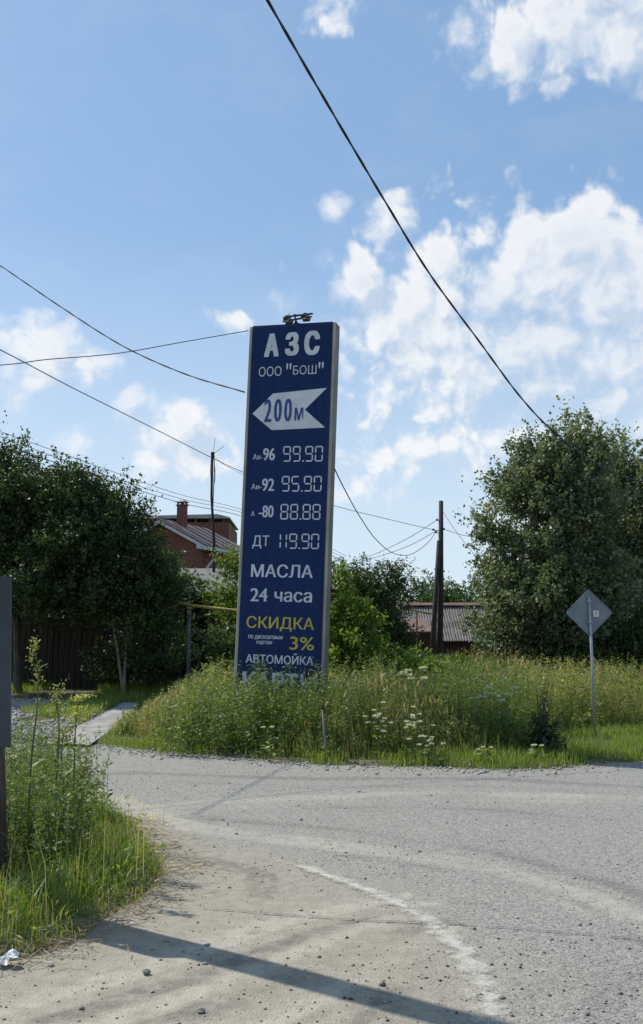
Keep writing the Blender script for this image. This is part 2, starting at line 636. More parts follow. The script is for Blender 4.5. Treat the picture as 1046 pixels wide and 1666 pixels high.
M['leaf_apple'] = leafy('leaf_dark', [(.024, .042, .014), (.045, .075, .022), (.09, .13, .04)], .3, .52, 1.5, .4)
M['leaf_poplar'] = leafy('leaf_poplar', [(0.085, 0.119, 0.056), (0.139, 0.178, 0.094), (0.248, 0.275, 0.170)], .33, .5, 1.4, .45)
M['leaf_bush'] = leafy('leaf_bush', [(.036, .066, .022), (.066, .108, .030), (.108, .156, .048)], .34, .45)
M['leaf_lime'] = leafy('leaf_lime', [(.07, .12, .02), (.11, .17, .025), (.17, .22, .035)], .42, .45)
M['leaf_far'] = leafy('leaf_far', [(.040, .075, .025), (.057, .103, .034), (.092, .138, .052)], .3, .55)
M['weed'] = leafy('weed_leaf', [(0.075, 0.121, 0.037), (0.141, 0.185, 0.055), (0.250, 0.263, 0.095), (0.367, 0.306, 0.145)], .4, .5)
M['meadow'] = leafy('meadow_grass', [(0.081, 0.123, 0.031), (0.153, 0.192, 0.053), (0.258, 0.233, 0.108), (0.386, 0.274, 0.177)], .42, .5)
M['lawn'] = leafy('bright_grass', [(0.083, 0.137, 0.027), (0.152, 0.217, 0.041), (0.276, 0.285, 0.084), (0.428, 0.296, 0.235)], .45, .45)
M['dock'] = leafy('dock_leaf', [(.025, .04, .016), (.042, .058, .022), (.07, .08, .032)], .25, .5)
M['petal'] = leafy('white_petal', [(.5, .52, .42), (.64, .65, .58), (.74, .74, .68)], .5, .6, 1.0)
M['yellow_petal'] = leafy('yellow_green_flower', [(.3, .34, .06), (.42, .44, .1), (.5, .5, .16)], .35, .6, 1.1)
def dark_line_material():
    m, T, b, o = material('patchy_dark_strip')
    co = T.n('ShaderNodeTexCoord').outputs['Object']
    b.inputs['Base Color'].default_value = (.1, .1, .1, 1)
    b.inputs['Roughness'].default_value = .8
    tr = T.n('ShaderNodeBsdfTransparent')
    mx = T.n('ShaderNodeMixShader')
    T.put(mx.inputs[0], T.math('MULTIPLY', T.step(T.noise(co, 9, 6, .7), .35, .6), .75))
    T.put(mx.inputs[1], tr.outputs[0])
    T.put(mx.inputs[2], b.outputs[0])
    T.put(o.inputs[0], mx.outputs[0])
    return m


M['dark_line'] = dark_line_material()
M['stem'] = plain('green_stem', (.07, .1, .03), (.13, .15, .05), 8, .6)
M['dry'] = leafy('dry_straw', [(.2, .15, .09), (.3, .235, .15), (.38, .31, .2)], .25, .7, 1.1)

# ------------------------------------------------------------------ terrain
front = [gp(*p) for p in [(165, 1212), (250, 1223), (330, 1229), (430, 1236), (520, 1244), (620, 1247), (720, 1249), (800, 1253),
                          (890, 1251), (950, 1245), (1046, 1239), (1200, 1225)]]
LAND = [(-60, 18.2), gp(-300, 1201), gp(20, 1204), gp(110, 1208)] + front + [(16, 17.5), (60, 21), (400, 30), (400, 900), (-400, 900), (-400, 30)]
MEADOW = front + [(16, 17.5), (16, 31), (-3.6, 31), (-4.05, 27), (-4.0, 23), (-3.95, 20)]
VERGE = [gp(*p) for p in [(-420, 1640), (-80, 1572), (60, 1556), (140, 1530), (192, 1494), (252, 1460), (284, 1425), (268, 1385),
                          (215, 1338), (150, 1302), (60, 1285), (-420, 1275)]]


def rise(y):
    return .38 * sstep(y, 17, 30)


def gh(P):
    P = np.asarray(P, float).reshape(-1, 2)
    wob = (fld(P, 1.9, 0) - .5) * .3
    a = poly_sd(P, LAND) + wob * .5
    b = poly_sd(P, VERGE) + wob * .6
    z = -.06 + .1 * sstep(a, -.12, .22) + .07 * sstep(a, .3, 2.5) + rise(P[:, 1]) * (a > 0)
    z = z + .09 * sstep(b, -.12, .25) + .05 * sstep(b, .2, 1.2)
    return z + (fld(P, 2.6, 1) - .5) * .03


def g1(x, y):
    return float(gh([(x, y)])[0])


def grid_mesh(name, xs, ys, zf):
    X, Y = np.meshgrid(xs, ys)
    P = np.stack([X.ravel(), Y.ravel()], 1)
    Z = zf(P)
    nx, ny = len(xs), len(ys)
    i = (np.arange(ny - 1)[:, None] * nx + np.arange(nx - 1)[None, :]).ravel()
    F = np.stack([i, i + 1, i + nx + 1, i + nx], 1)
    me = bpy.data.meshes.new(name)
    me.vertices.add(len(P))
    me.vertices.foreach_set('co', np.column_stack([P, Z]).astype(np.float32).ravel())
    me.loops.add(F.size)
    me.loops.foreach_set('vertex_index', F.astype(np.int32).ravel())
    me.polygons.add(len(F))
    me.polygons.foreach_set('loop_start', np.arange(len(F), dtype=np.int32) * 4)
    me.update(calc_edges=True)
    me.shade_smooth()
    return me, P


far = np.array([16, 20, 28, 40, 60, 100, 180, 320, 600, 1000.])
xs = np.concatenate([-far[::-1], np.arange(-13, 13.01, .16), far])
ys = np.concatenate([[-300, -120, -50, -20, -8, -2], np.arange(1, 32, .16), [34, 38, 44, 52, 65, 90, 140, 220, 400, 700, 1200]])
me, _ = grid_mesh('ground', xs, ys, gh)
link('ground', me, M['soil'], kind='structure')

me, P = grid_mesh('road', np.concatenate([np.arange(-15, -4.5, .25), np.arange(-4.5, 5.5, .06), np.arange(5.5, 15.01, .25)]), np.concatenate([np.arange(-5, 3.4, .25), np.arange(3.4, 10, .06), np.arange(10, 17.6, .12)]), lambda P: (fld(P, 1.1, 2) - .5) * .012)
line_px = [(330, 1392), (400, 1392), (480, 1409), (560, 1436), (640, 1470), (705, 1508), (750, 1552), (782, 1604), (802, 1668), (806, 1740)]
LINE = [gp(*p) for p in line_px]
shoulder = [gp(*p) for p in [(-400, 1420), (250, 1370), (330, 1385)] + line_px[1:]] + [(.55, 1), (.4, -6), (-20, -6)]
sd = poly_sd(P, shoulder)
dust = .12 + .75 * sstep(sd, -.9, .7)
dust = np.maximum(dust, .75 * sstep(poly_sd(P, VERGE), -1.0, 0))
dust = np.maximum(dust, .45 * sstep(poly_sd(P, LAND), -.7, 0))
track = np.zeros(len(P))
for pts, w, a in [([(150, 1290), (300, 1345), (520, 1372), (750, 1402), (950, 1462), (1100, 1530)], .35, .75),
                  ([(300, 1330), (560, 1350), (800, 1386), (1000, 1440), (1150, 1500)], .16, -.7),
                  ([(560, 1395), (780, 1425), (930, 1470), (1060, 1545)], .14, -.55),
                  ([(120, 1330), (380, 1305), (700, 1292), (1100, 1300)], .5, .45),
                  ([(200, 1262), (500, 1272), (800, 1272), (1100, 1290)], .45, -.75),
                  ([(500, 1312), (800, 1318), (1100, 1345)], .3, -.5),
                  ([(-60, 1650), (200, 1580), (430, 1500), (640, 1455)], .12, .9),
                  ([(60, 1670), (300, 1600), (520, 1520), (690, 1480)], .10, -.8),
                  ([(250, 1670), (450, 1600), (600, 1540), (720, 1500)], .13, -.8),
                  ([(160, 1670), (380, 1595), (560, 1520), (700, 1470)], .07, .9),
                  ([(400, 1690), (560, 1610), (660, 1550), (740, 1510)], .08, .8),
                  ([(230, 1390), (330, 1400), (420, 1420), (430, 1455)], .1, -.7),
                  ([(560, 1690), (640, 1600), (700, 1540)], .2, -.8),
                  ([(900, 1690), (980, 1600), (1060, 1560)], .3, -.35)]:
    d = signed_line(P, [gp(*p) for p in pts])
    rag = .35 + 1.2 * fld(P, 5, 3)
    for k in range(5):
        o_ = rng.uniform(-1, 1) * w
        track += a * rng.uniform(.2, 1.0) * np.exp(-((d - o_) / max(.045, w * .28)) ** 2) * rag
for nm, val in (('dust', dust), ('track', track)):
    A = me.attributes.new(nm, 'FLOAT', 'POINT')
    A.data.foreach_set('value', val.astype(np.float32))
link('road', me, M['road'], kind='structure')

# worn white edge line, a thin sheet on the road
LS = spline([(x, y, 0) for x, y in LINE[1:]], 8)
nL = len(LS)
vv, ff, ed = [], [], []
for i, p in enumerate(LS):
    t = (LS[min(i + 1, nL - 1)] - LS[max(i - 1, 0)]).normalized()
    s_ = Vector((t.y, -t.x, 0))
    w = .05 + .035 * i / nL + .01 * math.sin(i * 1.3)
    zz = .012 + float((fld([(p.x, p.y)], 1.1, 2)[0] - .5) * .012)
    fade = -.45 * (1 - min(1, i / 10))
    for k, e in ((-2.2, -.55), (-1, -.05), (0, .1), (1, -.05), (2.2, -.55)):
        vv.append((p.x + s_.x * w * k, p.y + s_.y * w * k, zz))
        ed.append(e + fade)
    if i:
        b = i * 5
        ff += [(b - 5 + k, b - 4 + k, b + 1 + k, b + k) for k in range(4)]
me = bpy.data.meshes.new('road_marking')
me.from_pydata(vv, [], ff)
A = me.attributes.new('edge', 'FLOAT', 'POINT')
A.data.foreach_set('value', np.array(ed, np.float32))
link('road_marking', me, M['paint'], kind='structure')

def dark_line(px, w, name='road_dark_line'):
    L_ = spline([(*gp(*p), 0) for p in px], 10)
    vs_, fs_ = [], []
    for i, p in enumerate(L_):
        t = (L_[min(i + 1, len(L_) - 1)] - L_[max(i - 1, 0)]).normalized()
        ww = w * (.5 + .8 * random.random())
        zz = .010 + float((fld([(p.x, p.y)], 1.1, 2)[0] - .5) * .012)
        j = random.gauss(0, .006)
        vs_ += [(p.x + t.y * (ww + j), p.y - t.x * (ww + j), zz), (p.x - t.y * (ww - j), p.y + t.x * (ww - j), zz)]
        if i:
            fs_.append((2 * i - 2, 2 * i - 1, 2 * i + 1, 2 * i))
    MB().add(vs_, fs_).build(name, M['dark_line'], None, kind='structure')


dark_line([(330, 1478), (470, 1490), (600, 1500), (720, 1504), (860, 1514), (1100, 1534)], .014)  # thin patchy dark line on the road, ragged in width

# concrete path that leaves the road towards the houses
PATH_L = [(-4.85, 17.1), (-4.8, 19), (-4.75, 21.5), (-4.8, 24)]
PATH_R = [(-3.85, 16.95), (-4.0, 19), (-4.05, 21.5), (-4.3, 24)]
vv, ff = [], []
for i, (a, b) in enumerate(zip(PATH_L, PATH_R)):
    for k in range(7):
        x = a[0] + (b[0] - a[0]) * k / 6
        y = a[1] + (b[1] - a[1]) * k / 6
        x += random.gauss(0, .05) if k in (0, 6) else 0
        vv.append((x, y, max(g1(x, y), float(rise(y)) + .03) + (.004 if k in (0, 6) else .016)))
    if i:
        q = i * 7
        ff += [(q - 7 + k, q - 6 + k, q + 1 + k, q + k) for k in range(6)]
mb = MB().add(vv, ff)
mb.build('path', M['concrete'], smooth=True, kind='structure')
PATH = PATH_L + PATH_R[::-1]


def pebbles(name, P, size, mat, zf, **k):
    n = len(P)
    octa = np.array([(1, 0, 0), (0, 1, 0), (-1, 0, 0), (0, -1, 0), (0, 0, .7), (0, 0, -.5)], float)
    F = np.array([(0, 1, 4), (1, 2, 4), (2, 3, 4), (3, 0, 4), (1, 0, 5), (2, 1, 5), (3, 2, 5), (0, 3, 5)])
    V = octa[None] * (1 + rng.uniform(-.35, .35, (n, 6, 3)))
    a = rng.uniform(0, 6.28, n)
    c, s_ = np.cos(a), np.sin(a)
    V = np.stack([V[..., 0] * c[:, None] - V[..., 1] * s_[:, None], V[..., 0] * s_[:, None] + V[..., 1] * c[:, None], V[..., 2]], 2)
    V *= size[:, None, None]
    V += np.column_stack([P, zf(P) + size * .25])[:, None, :]
    FF = (F[None] + (np.arange(n) * 6)[:, None, None]).reshape(-1, 3)
    me = bpy.data.meshes.new(name)
    me.vertices.add(n * 6)
    me.vertices.foreach_set('co', V.astype(np.float32).ravel())
    me.loops.add(FF.size)
    me.loops.foreach_set('vertex_index', FF.astype(np.int32).ravel())
    me.polygons.add(len(FF))
    me.polygons.foreach_set('loop_start', np.arange(len(FF), dtype=np.int32) * 3)
    me.update(calc_edges=True)
    return link(name, me, mat, kind='stuff', **k)


def scatter(n, x0, x1, y0, y1):
    return np.column_stack([rng.uniform(x0, x1, n), rng.uniform(y0, y1, n)])


zero = lambda P: (fld(P, 1.1, 2) - .5) * .012
# loose chippings on the road and shoulder
P = np.concatenate([scatter(14000, -6, 6, 3.2, 9), scatter(8000, -8, 8, 8, 15)])
P = P[rng.random(len(P)) < .25 + .75 * sstep(fld(P, 2.3, 4), .35, .75)]
P = P[(poly_sd(P, VERGE) < .05) & (poly_sd(P, LAND) < .05) & (np.abs(P[:, 0]) < P[:, 1] * .36 + .6)]
pebbles('loose_chippings', P, rng.lognormal(math.log(.0048), .5, len(P)).clip(.0025, .028), M['stones'], zero,
        label='loose pale chippings scattered over the dusty road', cat='gravel')
P = np.concatenate([scatter(900, -6, 6, 3.4, 12), scatter(3600, -2.5, 3, 3.4, 6.5)])
P = P[rng.random(len(P)) < .15 + .85 * sstep(fld(P, 1.7, 0), .4, .75)]
P = P[(poly_sd(P, VERGE) < .05) & (poly_sd(P, LAND) < .05)]
pebbles('dark_chippings', P, rng.lognormal(math.log(.0042), .6, len(P)).clip(.002, .022), M['dark_stone'], zero,
        label='small dark stones scattered over the dusty road', cat='gravel')
# gravel gathered along the weedy edge of the road
P = scatter(16000, -4.6, 7, 12.5, 17.6)
a = poly_sd(P, LAND)
P = P[(a < .15) & (a > -.12 - np.abs(rng.normal(0, .35, len(P))))]
pebbles('edge_gravel', P, rng.lognormal(math.log(.013), .45, len(P)).clip(.006, .045), M['stones'], lambda P: np.maximum(zero(P), gh(P)),
        label='grey gravel gathered along the weedy road edge', cat='gravel')
# gravel bed left of the path
GRAVEL = [(-9.5, 17.6), (-5.0, 17.4), (-5.2, 23.4), (-5.6, 24.6), (-9.5, 24.9)]
P = scatter(20000, -9.5, -4.4, 17.4, 25)
P = P[(poly_sd(P, GRAVEL) > -.5 * rng.random(len(P)) ** 2) & (fld(P, 2.2, 4) > .2)]
pebbles('gravel_bed', P, rng.lognormal(math.log(.028), .4, len(P)).clip(.012, .08), M['stones'], gh,
        label='coarse grey gravel bed beside the concrete path', cat='gravel')


# ------------------------------------------------------------------ gas station pylon
PYL_Y, PYL_W, PYL_D = 18.0, 1.70, .26
LEAN, YAW = math.radians(2.1), math.radians(-16)
pb = at(457, 1090, PYL_Y)
pz = g1(pb.x, PYL_Y) - .05


def zy(py):
    return EYE + PYL_Y * math.tan(PITCH + math.atan((CY - py) / FPX)) - pz


PYL_H = zy(533)
pyl_x = pb.x - math.tan(LEAN) * (zy(1090))
pylon = empty('fuel_price_pylon', (pyl_x, PYL_Y, pz), (0, LEAN, YAW),
              label='tall leaning blue fuel station price pylon with white lettering standing in weeds', cat='sign')
FW = .062
fy = -PYL_D / 2
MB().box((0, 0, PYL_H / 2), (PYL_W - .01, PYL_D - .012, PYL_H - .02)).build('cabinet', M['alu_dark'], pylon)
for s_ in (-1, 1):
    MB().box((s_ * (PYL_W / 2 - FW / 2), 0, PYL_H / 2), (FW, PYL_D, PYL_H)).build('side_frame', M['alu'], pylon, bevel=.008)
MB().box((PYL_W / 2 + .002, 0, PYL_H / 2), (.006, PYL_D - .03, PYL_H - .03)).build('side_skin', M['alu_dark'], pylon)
MB().box((0, 0, PYL_H - .004), (PYL_W - 2 * FW - .004, PYL_D + .002, .03)).build('top_cap', M['blue'], pylon)
face_w = PYL_W - 2 * FW
ph = PYL_H / 4
MB().box((0, fy - .004, PYL_H / 2 - .01), (face_w - .004, .014, PYL_H - .04)).build('face_panel', M['blue'], pylon)
TXT_Y = fy - .0125


def pylon_u(px, py):
    """photo position -> local x on the pylon face"""
    xl = 405 + (py - 537) * (383 - 405) / 553
    xr = 545.5 + (py - 537) * (525 - 545.5) / 553
    return -PYL_W / 2 + (px - xl) / (xr - xl) * PYL_W


_cx = lambda a, b: (a + b) / 2


def pz_at(px, py):
    """height on the face, correcting for the rows' slope"""
    m = 456.5 + (1090 - py) * 21 / 557
    slope = -.048 * (HORIZON - py) / 517 + .038 * 0
    return zy(py - slope * (px - m))


def text_mesh(body, bold=0.0, shear=0.0):
    cu = bpy.data.curves.new('lettering', 'FONT')
    cu.body = body
    cu.offset = bold
    cu.resolution_u = 4
    cu.shear = shear
    ob = bpy.data.objects.new('lettering', cu)
    COL.objects.link(ob)
    dg = bpy.context.evaluated_depsgraph_get()
    me = bpy.data.meshes.new_from_object(ob.evaluated_get(dg))
    bpy.data.objects.remove(ob)
    bpy.data.curves.remove(cu)
    return me


def lettering(body, x0, x1, y0, y1, mat, bold=0.0, dy=0.0, name='lettering'):
    """text fitted to the photo box x0..x1, y0 (cap top)..y1 (baseline)"""
    me = text_mesh(body, min(bold, 0))
    co = np.empty(len(me.vertices) * 3, np.float32)
    me.vertices.foreach_get('co', co)
    co = co.reshape(-1, 3)
    lo, hi = co.min(0), co.max(0)
    ym = _cx(y0, y1)
    a, b = pylon_u(x0, ym), pylon_u(x1, ym)
    z0, z1 = pz_at(_cx(x0, x1), y1), pz_at(_cx(x0, x1), y0)
    out = np.empty_like(co)
    out[:, 0] = a + (co[:, 0] - lo[0]) / (hi[0] - lo[0]) * (b - a)
    out[:, 1] = TXT_Y - dy
    out[:, 2] = z0 + (co[:, 1] - lo[1]) / (hi[1] - lo[1]) * (z1 - z0)
    if bold > 0:
        # heavier strokes: copies shifted sideways, each a hair in front of the other
        nv = len(out)
        size = (z1 - z0) / max(hi[1] - lo[1], .1) 
        sh = bold * size * .7
        tri = []
        me.calc_loop_triangles()
        F = [tuple(t.vertices) for t in me.loop_triangles]
        V_ = []
        k = max(2, int(round(bold / .012)))
        offs = [(-sh + 2 * sh * i / k, dz) for i in range(k + 1) for dz in ((-sh * .45, sh * .45) if bold > .03 else (0,))]
        for j, (ox, oz_) in enumerate(offs):
            c_ = out.copy()
            w_ = (b - a) / 2
            c_[:, 0] = (out[:, 0] - (a + b) / 2) * max(.5, 1 - sh / max(w_, .01)) + (a + b) / 2 + ox
            c_[:, 2] += oz_
            c_[:, 1] -= j * .0004
            V_.append(c_)
            tri += [tuple(v + j * nv for v in f) for f in F]
        bpy.data.meshes.remove(me)
        me = bpy.data.meshes.new('lettering')
        me.from_pydata(np.concatenate(V_).tolist(), [], tri)
        return link(name, me, mat, pylon)
    me.vertices.foreach_set('co', out.ravel())
    me.materials.clear()
    me.update()
    return link(name, me, mat, pylon)


lettering('А', 430, 454, 549, 584, M['white'], .07)
lettering('З', 464, 486.5, 547, 582.5, M['white'], .07)
lettering('С', 495, 520, 545, 581.5, M['white'], .07)
lettering('ООО', 421, 458, 601, 616.5, M['white'], -.004)
lettering('"', 466, 474, 596, 606, M['white'], .0)
lettering('БОШ', 477, 514.5, 599, 613.5, M['white'], -.004)
lettering('"', 518, 526, 594, 604, M['white'], .0)
arrow = [(411, 675), (444.5, 643.5), (531, 637.5), (496, 671), (528, 700.5), (442.5, 702.5)]
mb = MB()
mb.prism([(pylon_u(x, y), zy(y)) for x, y in arrow], .004, (0, TXT_Y, 0), az=(0, -1, 0))
mb.build('direction_arrow', M['white'], pylon)
for i, ch in enumerate('200'):
    lettering(ch, 430 + i * 16.4, 442.6 + i * 16.4, 654 - i * .6, 690.5 - i * .6, M['deep_blue'], .03, .007)
lettering('м', 479.5, 493.5, 667, 687.5, M['deep_blue'], .02, .007)

SEG = {'9': 'abcdfg', '0': 'abcdef', '5': 'acdfg', '8': 'abcdefg', '1': 'bc'}


def seg_digit(ch, x0, x1, y0, y1):
    ym = _cx(y0, y1)
    a, b = pylon_u(x0, ym), pylon_u(x1, ym)
    z0, z1 = pz_at(_cx(x0, x1), y1), pz_at(_cx(x0, x1), y0)
    t = .024
    zm = (z0 + z1) / 2
    h, v = (b - a), (z1 - z0) / 2
    mb = MB()

    def bar_(cx, cz, L, horiz):
        g_ = t * .62
        pts = [(-L / 2 + g_, 0), (-L / 2 + g_ + t / 2, t / 2), (L / 2 - g_ - t / 2, t / 2), (L / 2 - g_, 0), (L / 2 - g_ - t / 2, -t / 2), (-L / 2 + g_ + t / 2, -t / 2)]
        pts = [(cx + (p if horiz else q), cz + (q if horiz else p)) for p, q in pts]
        mb.prism(pts, .003, (0, TXT_Y, 0), az=(0, -1, 0))
    for s_ in SEG[ch]:
        {'a': lambda: bar_((a + b) / 2, z1 - t / 2, h, True), 'g': lambda: bar_((a + b) / 2, zm, h, True), 'd': lambda: bar_((a + b) / 2, z0 + t / 2, h, True),
         'f': lambda: bar_(a + t / 2, zm + v / 2, v, False), 'b': lambda: bar_(b - t / 2, zm + v / 2, v, False),
         'e': lambda: bar_(a + t / 2, zm - v / 2, v, False), 'c': lambda: bar_(b - t / 2, zm - v / 2, v, False)}[s_]()
    mb.build('price_digit', M['lilac'], pylon)


for txt, x0, y0, y1, sl in (('99.90', 461, 729, 754, -1), ('95.90', 459, 777, 802, -1), ('88.88', 457, 822, 847, -.8), ('119.90', 452, 869.5, 894, -.7)):
    x = x0
    for ch in txt:
        k = (x - x0) / 60 * sl
        if ch == '.':
            u = pylon_u(x + .9, y1)
            MB().box((u, TXT_Y - .0015, pz_at(x + .9, y1) + .016), (.026, .003, .028)).build('decimal_point', M['lilac'], pylon)
            x += 4.2
        elif ch == '1':
            seg_digit(ch, x - 4, x + 6, y0 + k, y1 + k)
            x += 9.5
        else:
            seg_digit(ch, x, x + 12.6, y0 + k, y1 + k)
            x += 15.6 if txt != '119.90' else 15.2
lettering('Аи-', 412, 427.5, 742, 751, M['lilac'], .015)
lettering('96', 428.5, 448, 732.5, 752, M['lilac'], .03)
lettering('Аи-', 409.5, 426.5, 790.5, 799, M['lilac'], .015)
lettering('92', 427, 447, 781.5, 801.5, M['lilac'], .03)
lettering('А', 409, 415.5, 834.5, 842.5, M['lilac'], .015)
lettering('-80', 422, 446, 825, 844, M['lilac'], .03)
lettering('ДТ', 412, 439, 873.5, 894.5, M['lilac'], .012)
lettering('МАСЛА', 410, 508.5, 919.5, 940.5, M['lilac'], .03)
lettering('24', 409, 437, 959, 980, M['lilac'], .03)
lettering('часа', 447.5, 507, 963, 979.5, M['lilac'], .03)
lettering('СКИДКА', 403, 510, 1004, 1027, M['yellow'], .022)
lettering('по дисконтным', 406, 461, 1034.5, 1042, M['lilac'], .02)
lettering('картам', 419.5, 444, 1043.5, 1050.5, M['lilac'], .02)
lettering('3%', 472, 510, 1035, 1056, M['yellow'], .02)
lettering('АВТОМОЙКА', 402, 509, 1062, 1080, M['lilac'], .025)
lettering('КАРТЫ', 397, 514, 1095, 1124, M['lilac'], .04)
MB().box((pylon_u(434, 995), TXT_Y - .001, zy(995)), (.14, .002, .008)).build('tape_mark', M['deep_blue'], pylon)

# floodlights on the pylon's head
rig = MB()
cxr = pylon_u(480, 533)
top = PYL_H
rig.bar((cxr, 0, top - .02), (cxr - .06, -.02, top + .24), .03, .03)
rig.bar((cxr + .05, -.04, top), (cxr - .02, -.02, top + .1), .02, .02)
rig.bar((cxr - .1, .05, top), (cxr - .03, .0, top + .12), .02, .02)
rig.bar((cxr - .28, .06, top + .22), (cxr + .3, -.02, top + .225), .025, .03)
rig.bar((cxr - .27, -.06, top + .09), (cxr + .31, -.12, top + .135), .025, .03)
rig.box((cxr, 0, top + .02), (.13, .12, .05))
rigo = rig.build('floodlight_rack', M['black'], pylon)
for dx, dy_, dz, tilt in ((-.23, .06, .195, .5), (.14, .0, .2, .5), (-.13, -.1, .06, .7), (.22, -.13, .085, .7)):
    R_ = Matrix.Rotation(tilt, 3, 'X')
    lm = MB().box((cxr + dx, dy_, top + dz), (.13, .1, .055), R_)
    lm.box(Vector((cxr + dx, dy_, top + dz)) + R_ @ Vector((0, .03, .035)), (.05, .04, .03), R_)
    lo_ = lm.build('floodlight', M['black'], rigo)
MB().tube([(cxr - .2, .05, top + .23), (cxr - .2, .06, top + .27), (cxr - .17, .06, top + .3)], .006, 5).build('loose_wire', M['black'], rigo)

# ------------------------------------------------------------------ diamond road sign seen from behind
sx, sy = gp(968, 1205, .05)
sz = g1(sx, sy)
ds = empty('road_sign', (sx, sy, sz - .04), (0, math.radians(-.35), 0), label='grey back of a diamond road sign on a thin steel post in grass', cat='sign')
zt = at(965, 957, sy).z - sz
MB().tube([(0, 0, 0), (.01, 0, 1.2), (0, 0, zt - .12)], .024, 10).build('post', M['galv'], ds, smooth=True)
zc = at(965, 993, sy).z - sz
hw = .415
rr = .04
dia = []
for k in range(4):
    a0 = k * math.pi / 2
    for j in range(-2, 3):
        aa = a0 + j * math.pi / 8
        c = Vector((math.cos(a0), math.sin(a0))) * (hw - rr * 1.41)
        dia.append((c.x + math.cos(aa) * rr, c.y + math.sin(aa) * rr))
pl = MB().prism(dia, .003, (0, .032, zc)).build('plate', M['plate'], ds)
rim = MB()
n = len(dia)
for i in range(n):
    a, b = dia[i], dia[(i + 1) % n]
    rim.bar((a[0], .026, zc + a[1]), (b[0], .026, zc + b[1]), .008, .014)
rim.build('rim', M['plate'], pl)
for dz in (.2, -.17):
    MB().box((0, .004, zc + dz), (.085, .052, .03)).build('clamp', M['galv'], ds, bevel=.004)
st = MB().box((.125, .0305, zc - .02), (.1, .002, .11)).build('sticker', M['sticker'], pl)
MB().box((.125, .0285, zc - .005), (.035, .002, .03)).box((.125, .0285, zc - .045), (.02, .002, .02)).build('printed_mark', M['print'], pl)

# ------------------------------------------------------------------ poles and cables
# near utility pole carrying a painted board; its shadow crosses the shoulder
ny = 7.0
nx = at(5, 1330, ny).x - .066
nz = g1(nx, ny)
npole = empty('utility_pole', (nx, ny, nz - .1), (0, math.radians(-4.3), 0), label='thick leaning utility pole with a grey board, standing among near weeds', cat='utility pole')
MB().tube([(0, 0, 0), (.01, 0, 2), (-.01, .01, 4.5), (0, 0, 8.2)], [.125, .12, .115, .1], 14).build('shaft', M['pole'], npole, smooth=True)
bt, bb = at(0, 938, ny - .2).z - nz + .1, at(0, 1218, ny - .2).z - nz + .1
bd = MB().box((.04, -.14, (bt + bb) / 2), (.4, .035, bt - bb), Matrix.Rotation(math.radians(2.1), 3, 'Y')).build('board', M['board'], npole, bevel=.004)
MB().box((.12, -.159, bt - .12), (.1, .002, .14)).build('paper_notice', M['paper'], bd)
for dz in (.2, .95):
    MB().box((.02, -.112, bb + dz), (.26, .03, .03)).build('strap', M['galv'], npole)

# far pole with a raking strut
FY = 38.0
fx = at(714, 1050, FY).x
fz = g1(fx, FY)
fpole = empty('utility_pole', (fx, FY, fz - .1), label='dark wooden utility pole with a raking strut before the corrugated roof', cat='utility pole')
FB = Vector((fx, FY, fz - .1))
ptop = at(717.5, 815, FY) - FB
MB().tube([(0, 0, 0), ptop * .5 + Vector((.02, 0, 0)), ptop], [.125, .11, .085], 12).build('shaft', M['tar'], fpole, smooth=True)
sb = at(699, 1075, FY) - FB
sb.z = 0
stp = at(713.5, 880, FY) - FB
MB().tube([sb + Vector((0, -.3, 0)), stp * .5 + sb * .5 + Vector((0, -.2, 0)), stp + Vector((0, -.1, 0))], [.12, .1, .08], 10).build('strut', M['tar'], fpole, smooth=True)
hk = {}
for i, (px, py, s_) in enumerate(((711, 846, -1), (705, 862, -1), (709, 866, -1), (722, 861, 1), (719, 830, 1))):
    p = at(px, py, FY) - FB
    base = Vector((ptop.x * (p.z / ptop.z), 0, p.z - .06))
    h = MB().tube([base, base + (p - base) * .7, p - Vector((0, 0, .02))], .016, 6).build('hook', M['black'], fpole)
    MB().tube([p + Vector((0, 0, -.03)), p + Vector((0, 0, .05))], [.05, .035], 8).build('insulator', M['thin_wire'], h)
    hk[i] = p + FB


def cable(pts, r, label, n=14, mat='wire', twist=False, name='cable', group=None):
    P = spline([Vector(p) for p in pts], n)
    mb = MB()
    if twist:
        # two insulated strands laid round each other
        fine = spline(P, 6)
        acc = 0
        A, B = [], []
        for i, p in enumerate(fine):
            if i:
                acc += (p - fine[i - 1]).length
            t = (fine[min(i + 1, len(fine) - 1)] - fine[max(i - 1, 0)]).normalized()
            u = t.cross(Vector((0, 0, 1))).normalized()
            v = t.cross(u)
            a = acc * 2 * math.pi / 1.1
            o_ = (u * math.cos(a) + v * math.sin(a)) * r * .55
            A.append(p + o_)
            B.append(p - o_)
        mb.tube(A, r, 6)
        mb.tube(B, r, 6)
    else:
        mb.tube(P, r, 6)
    return mb.build(name, M[mat], None, smooth=True, label=label, cat='cable', group=group)


PA = lambda px, py: at(px, py, PYL_Y + .02)
cable([(-9.5, -14, 11.0), at(200, -480, 5.5), at(330, -190, 7.2), at(435, 0, 8.6), at(533, 170, 10.2), at(623, 322, 11.8), at(700, 447, 13.3), at(780, 556, 14.9), at(846, 645, 16.3),
       at(900, 702, 17.5), at(960, 748, 19.2), at(1030, 780, 21.4), at(1150, 800, 25)], .0105,
      'thick twisted black cable slanting across the sky into the right tree', twist=True)
cable([at(-260, 268, 26), at(-90, 374, 23.4), at(0, 432, 22), at(100, 500, 21), at(200, 563, 20), at(300, 608, 19), at(398, 638, PYL_Y)], .010,
      'twisted black cable running from the left onto the side of the pylon', twist=True)
cable([at(-250, 608, 13), at(0, 594, 15), at(75, 585, 15.6), at(190, 575, 16.3), at(300, 556, 17.1), at(404, 538, PYL_Y)], .008,
      'thin wire rising gently to the top corner of the pylon', mat='thin_wire')
